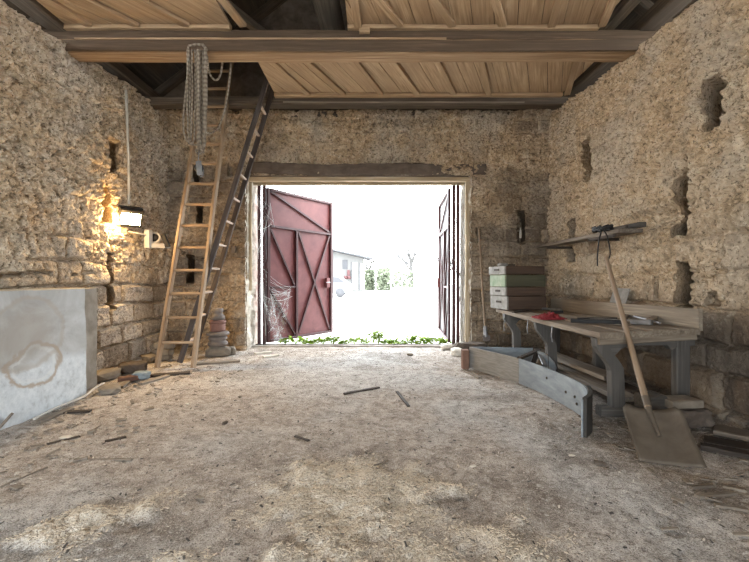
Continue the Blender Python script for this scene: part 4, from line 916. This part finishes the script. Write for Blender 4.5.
rr = MB(); rr.beam((x0-.4, D-.4, 4.60), (x1+1.0, D-.4, 2.98), .9, .13); rr.beam((x0-.4, D+2.2, 4.62), (x1+.6, D+2.2, 3.08), 4.4, .12); rr.build('roof', M['o_roof'], shd)
for a, b, c_, d_ in ((351.5, 358, 262, 290), (359.5, 362.5, 263, 290)):
    MB().beam(P((a+b)/2, c_, D-.03), P((a+b)/2, d_, D-.03), (b-a)*D/F, .06, up=(0, 1, 0)).build('door', M['o_pale'], shd)
    MB().beam(P(a, c_, D-.06), P(a, d_, D-.06), .06, .05, up=(0, 1, 0)).build('door_post', M['o_dark'], shd)
MB().beam(P(345, 260, D-.04), P(345, 269, D-.04), .45, .06, up=(0, 1, 0)).build('window', M['o_dark'], shd)
MB().beam(P(348.5, 270, D-.2), P(348.5, 275.5, D-.2), .26, .2, up=(0, 1, 0)).build('meter_box', M['redframe'], shd)
for i, x in enumerate((345.8, 349)): MB().lathe([(.02, 0), (.14, 0), (.16, .28), (.02, .28)], Matrix.Translation(P(x, 279, D-.35)), 10).solo('flower_pot', M['redframe'], ('dark flower pot hung on the shed wall, nearer the window', 'dark flower pot hung on the shed wall, nearer the door')[i], 'pot')
# car
DC = 27.; car = thing('car', 'pale car parked in the yard in front of the shed', 'car', (-3.4, DC, g))
cx1 = (351-CX)*DC/F
prof = [(-4.2, .30), (-4.2, .75), (-3.9, .88), (-3.2, .95), (-2.6, 1.42), (-1.2, 1.45), (-.75, 1.40), (-.22, .98), (-.02, .88), (.02, .40), (-.05, .28)]
Mcar = Matrix.Translation((cx1, DC, g)) @ Matrix(((1, 0, 0, 0), (0, 0, 1, 0), (0, 1, 0, 0), (0, 0, 0, 1)))
MB().prism(prof, 0, 1.7, Mcar).build('body', M['o_car'], car)
MB().prism([(-3.0, 1.0), (-2.52, 1.36), (-1.25, 1.39), (-.85, 1.34), (-.42, 1.0)], -.02, 1.72, Mcar).build('windows', M['o_dark'], car)
for x in (-3.4, -.75):
    for y in (.06, 1.64): MB().lathe([(.02, -.1), (.30, -.1), (.31, 0), (.30, .1), (.02, .1)], Mcar @ Matrix.Translation((x, .31, y)), 18).build('wheel', M['o_dark'], car)
MB().beam(V(cx1-.02, DC+.05, g+.42), V(cx1-.02, DC+1.65, g+.42), .10, .16).build('bumper', M['o_dark'], car)
# hedge, fence posts, house and trees
DH = 44.
def bush(px0, px1, py0, py1, d, seed, label, mtl='o_green', n=1100):
    rg = random.Random(seed); mb = MB(); a = P(px0, py1, d); b = P(px1, py0, d)
    for i in range(n):
        c = V(rg.uniform(a.x, b.x), d+rg.uniform(-.6, .6), rg.uniform(g, b.z*1.0)); s = rg.uniform(.10, .24); q = V(rg.gauss(0, 1), rg.gauss(0, 1), rg.gauss(0, 1)).normalized(); r = q.orthogonal().normalized(); t = q.cross(r)
        vs = [c+r*s, c+t*s*.6, c-r*s, c-t*s*.6]; mb.add(vs, [(0, 1, 2, 3)], vs)
    t = thing('hedge', label, 'hedge', ((a.x+b.x)/2, d, g)); mb.build('foliage', M[mtl], t)
    sm_ = MB()
    for i in range(9): x = a.x+(b.x-a.x)*(i+.5)/9; sm_.tube([(x, d, g), (x+rg.uniform(-.2, .2), d, b.z*.8)], .03, 5)
    sm_.build('stems', M['o_bark'], t)
bush(365, 374, 270, 289, DH, 1, 'thin hedge bush right beside the shed')
bush(377, 390, 268, 290, DH-1, 2, 'middle hedge bush at the far yard edge')
bush(392, 415, 271, 289, DH, 3, 'sparse hedge bush farthest from the shed', n=420)
for i, px in enumerate((375.5, 391, 402, 414)):
    MB().beam(V(P(px, 289, DH-2).x, DH-2, g), P(px, 268, DH-2), .16, .16, up=(0, 1, 0)).solo('fence_post', M['o_pale'], ('first fence post from the shed at the far hedge', 'second fence post from the shed at the hedge', 'third fence post from the shed at the hedge', 'fence post farthest from the shed at the hedge')[i], 'post', 'fence posts at the hedge')
hs = thing('house', 'far pale house with low gable roof beyond the hedge', 'house', (3., 70, g)); a = P(380, 264, 70); b = P(409, 264, 70); r_ = P(393, 255.5, 70)
MB().prism([(a.x+.3, g), (b.x-.3, g), (b.x-.3, b.z), (r_.x+.7, r_.z-.1), (r_.x-.7, r_.z-.1), (a.x+.3, a.z)], 70.3, 75.5, Mx(0)).build('walls', M['yard'], hs)
rf = MB(); k1, k2 = V(r_.x-.7, 70, r_.z), V(r_.x+.7, 70, r_.z)
for p_, q_ in ((a, k1), (k1, k2), (k2, b)): rf.beam(p_+V(0, 3, 0), q_+V(0, 3, 0), 6, .14)
rf.build('roof', M['o_roof'], hs); fa = MB()
for p_, q_ in ((a, k1), (k1, k2), (k2, b)): fa.beam(p_-V(0, .1, 0), q_-V(0, .1, 0), .1, .26)
fa.build('fascia', M['o_roof'], hs)
def tree(px, d, h, seed, label):
    rg = random.Random(seed); base = V((px-CX)*d/F, d, g); t = thing('bare_tree', label, 'tree', base); tr = MB(); br_ = MB()
    tr.tube([base, base+V(.05, 0, h*.25), base+V(-.03, 0, h*.5)], h*.04, 8, h*.024); tr.build('trunk', M['o_bark'], t)
    def grow(p, dr, l, r, k):
        q = p+dr*l*.5+V(rg.uniform(-.05, .05)*l, 0, 0); e = p+dr*l; br_.tube([p, q, e], r, 5, r*.55)
        if k:
            for i in range(3):
                nd = (dr+V(rg.uniform(-.8, .8), rg.uniform(-.6, .6), rg.uniform(-.1, .5))).normalized(); grow(p.lerp(e, rg.uniform(.5, 1)), nd, l*rg.uniform(.55, .75), r*.5, k-1)
    for i in range(6):
        a = rg.uniform(0, 6.28); grow(base+V(0, 0, h*rg.uniform(.25, .5)), V(math.cos(a)*.7, math.sin(a)*.7, 1).normalized(), h*.28, h*.019, 3)
    br_.build('branches', M['o_bark'], t)
tree(411, 60, 8.5, 4, 'bare tree with fine branches right of the far house'); tree(367, 62, 7.5, 9, 'bare tree rising behind the shed roof')
tree(447, 75, 6.5, 12, 'small bare tree behind the right gate leaf')

# rear end of the barn, behind the camera, with an unseen gateway added to let in fill daylight
mb = MB(); yr = -3.0; q0, q1, qz = -3.4, .3, 2.7
mb.beam((XL-.6, yr, 3.6), (q0, yr, 3.6), .2, 7.3); mb.beam((q1, yr, 3.6), (XR+.6, yr, 3.6), .2, 7.3); mb.beam((q0, yr, (qz+7.2)/2), (q1, yr, (qz+7.2)/2), .2, 7.2-qz)
tag(mb.build('wall_rear', M['wall_lime']), 'rear wall behind the camera with an added gateway for fill daylight', 'wall', kind='structure')
# ------------------------------------------------------------------ light, sky, camera
def sky_portal(name, c, w, h, facing):            # tells the sampler where daylight comes in; gives off nothing itself
    l = bpy.data.lights.new(name, 'AREA'); l.shape = 'RECTANGLE'; l.size = w; l.size_y = h; l.cycles.is_portal = True
    o = bpy.data.objects.new(name, l); COL.objects.link(o); o.location = c; o.rotation_euler = Vector(facing).to_track_quat('-Z', 'Z').to_euler()
sky_portal('gate_daylight', ((GX0+GX1)/2, 7.40, GZ/2), GX1-GX0, GZ, (0, -1, 0))
sky_portal('rear_daylight', ((q0+q1)/2, yr, qz/2), q1-q0, qz, (0, 1, 0))

W = bpy.data.worlds.new('overcast_sky'); S.world = W; W.use_nodes = True
bg = W.node_tree.nodes['Background']; bg.inputs['Color'].default_value = (.90, .96, 1.0, 1); bg.inputs['Strength'].default_value = 4.5
cam = bpy.data.cameras.new('camera'); co = bpy.data.objects.new('camera', cam); COL.objects.link(co); S.camera = co
co.location = (0, 0, H); co.rotation_euler = (math.pi/2, 0, 0); cam.sensor_width = 36; cam.lens = F/749*36; cam.clip_start = .05; cam.clip_end = 400
cam.shift_x = (374.5-CX)/749; cam.shift_y = -(281-CY)/749
S.view_settings.view_transform = 'Standard'; S.view_settings.look = 'None'; S.view_settings.gamma = 1; S.view_settings.use_curve_mapping = False
S.view_settings.exposure = 1.92
S.cycles.denoising_prefilter = 'NONE'; S.cycles.max_bounces = 10; S.cycles.diffuse_bounces = 6; S.cycles.transparent_max_bounces = 8
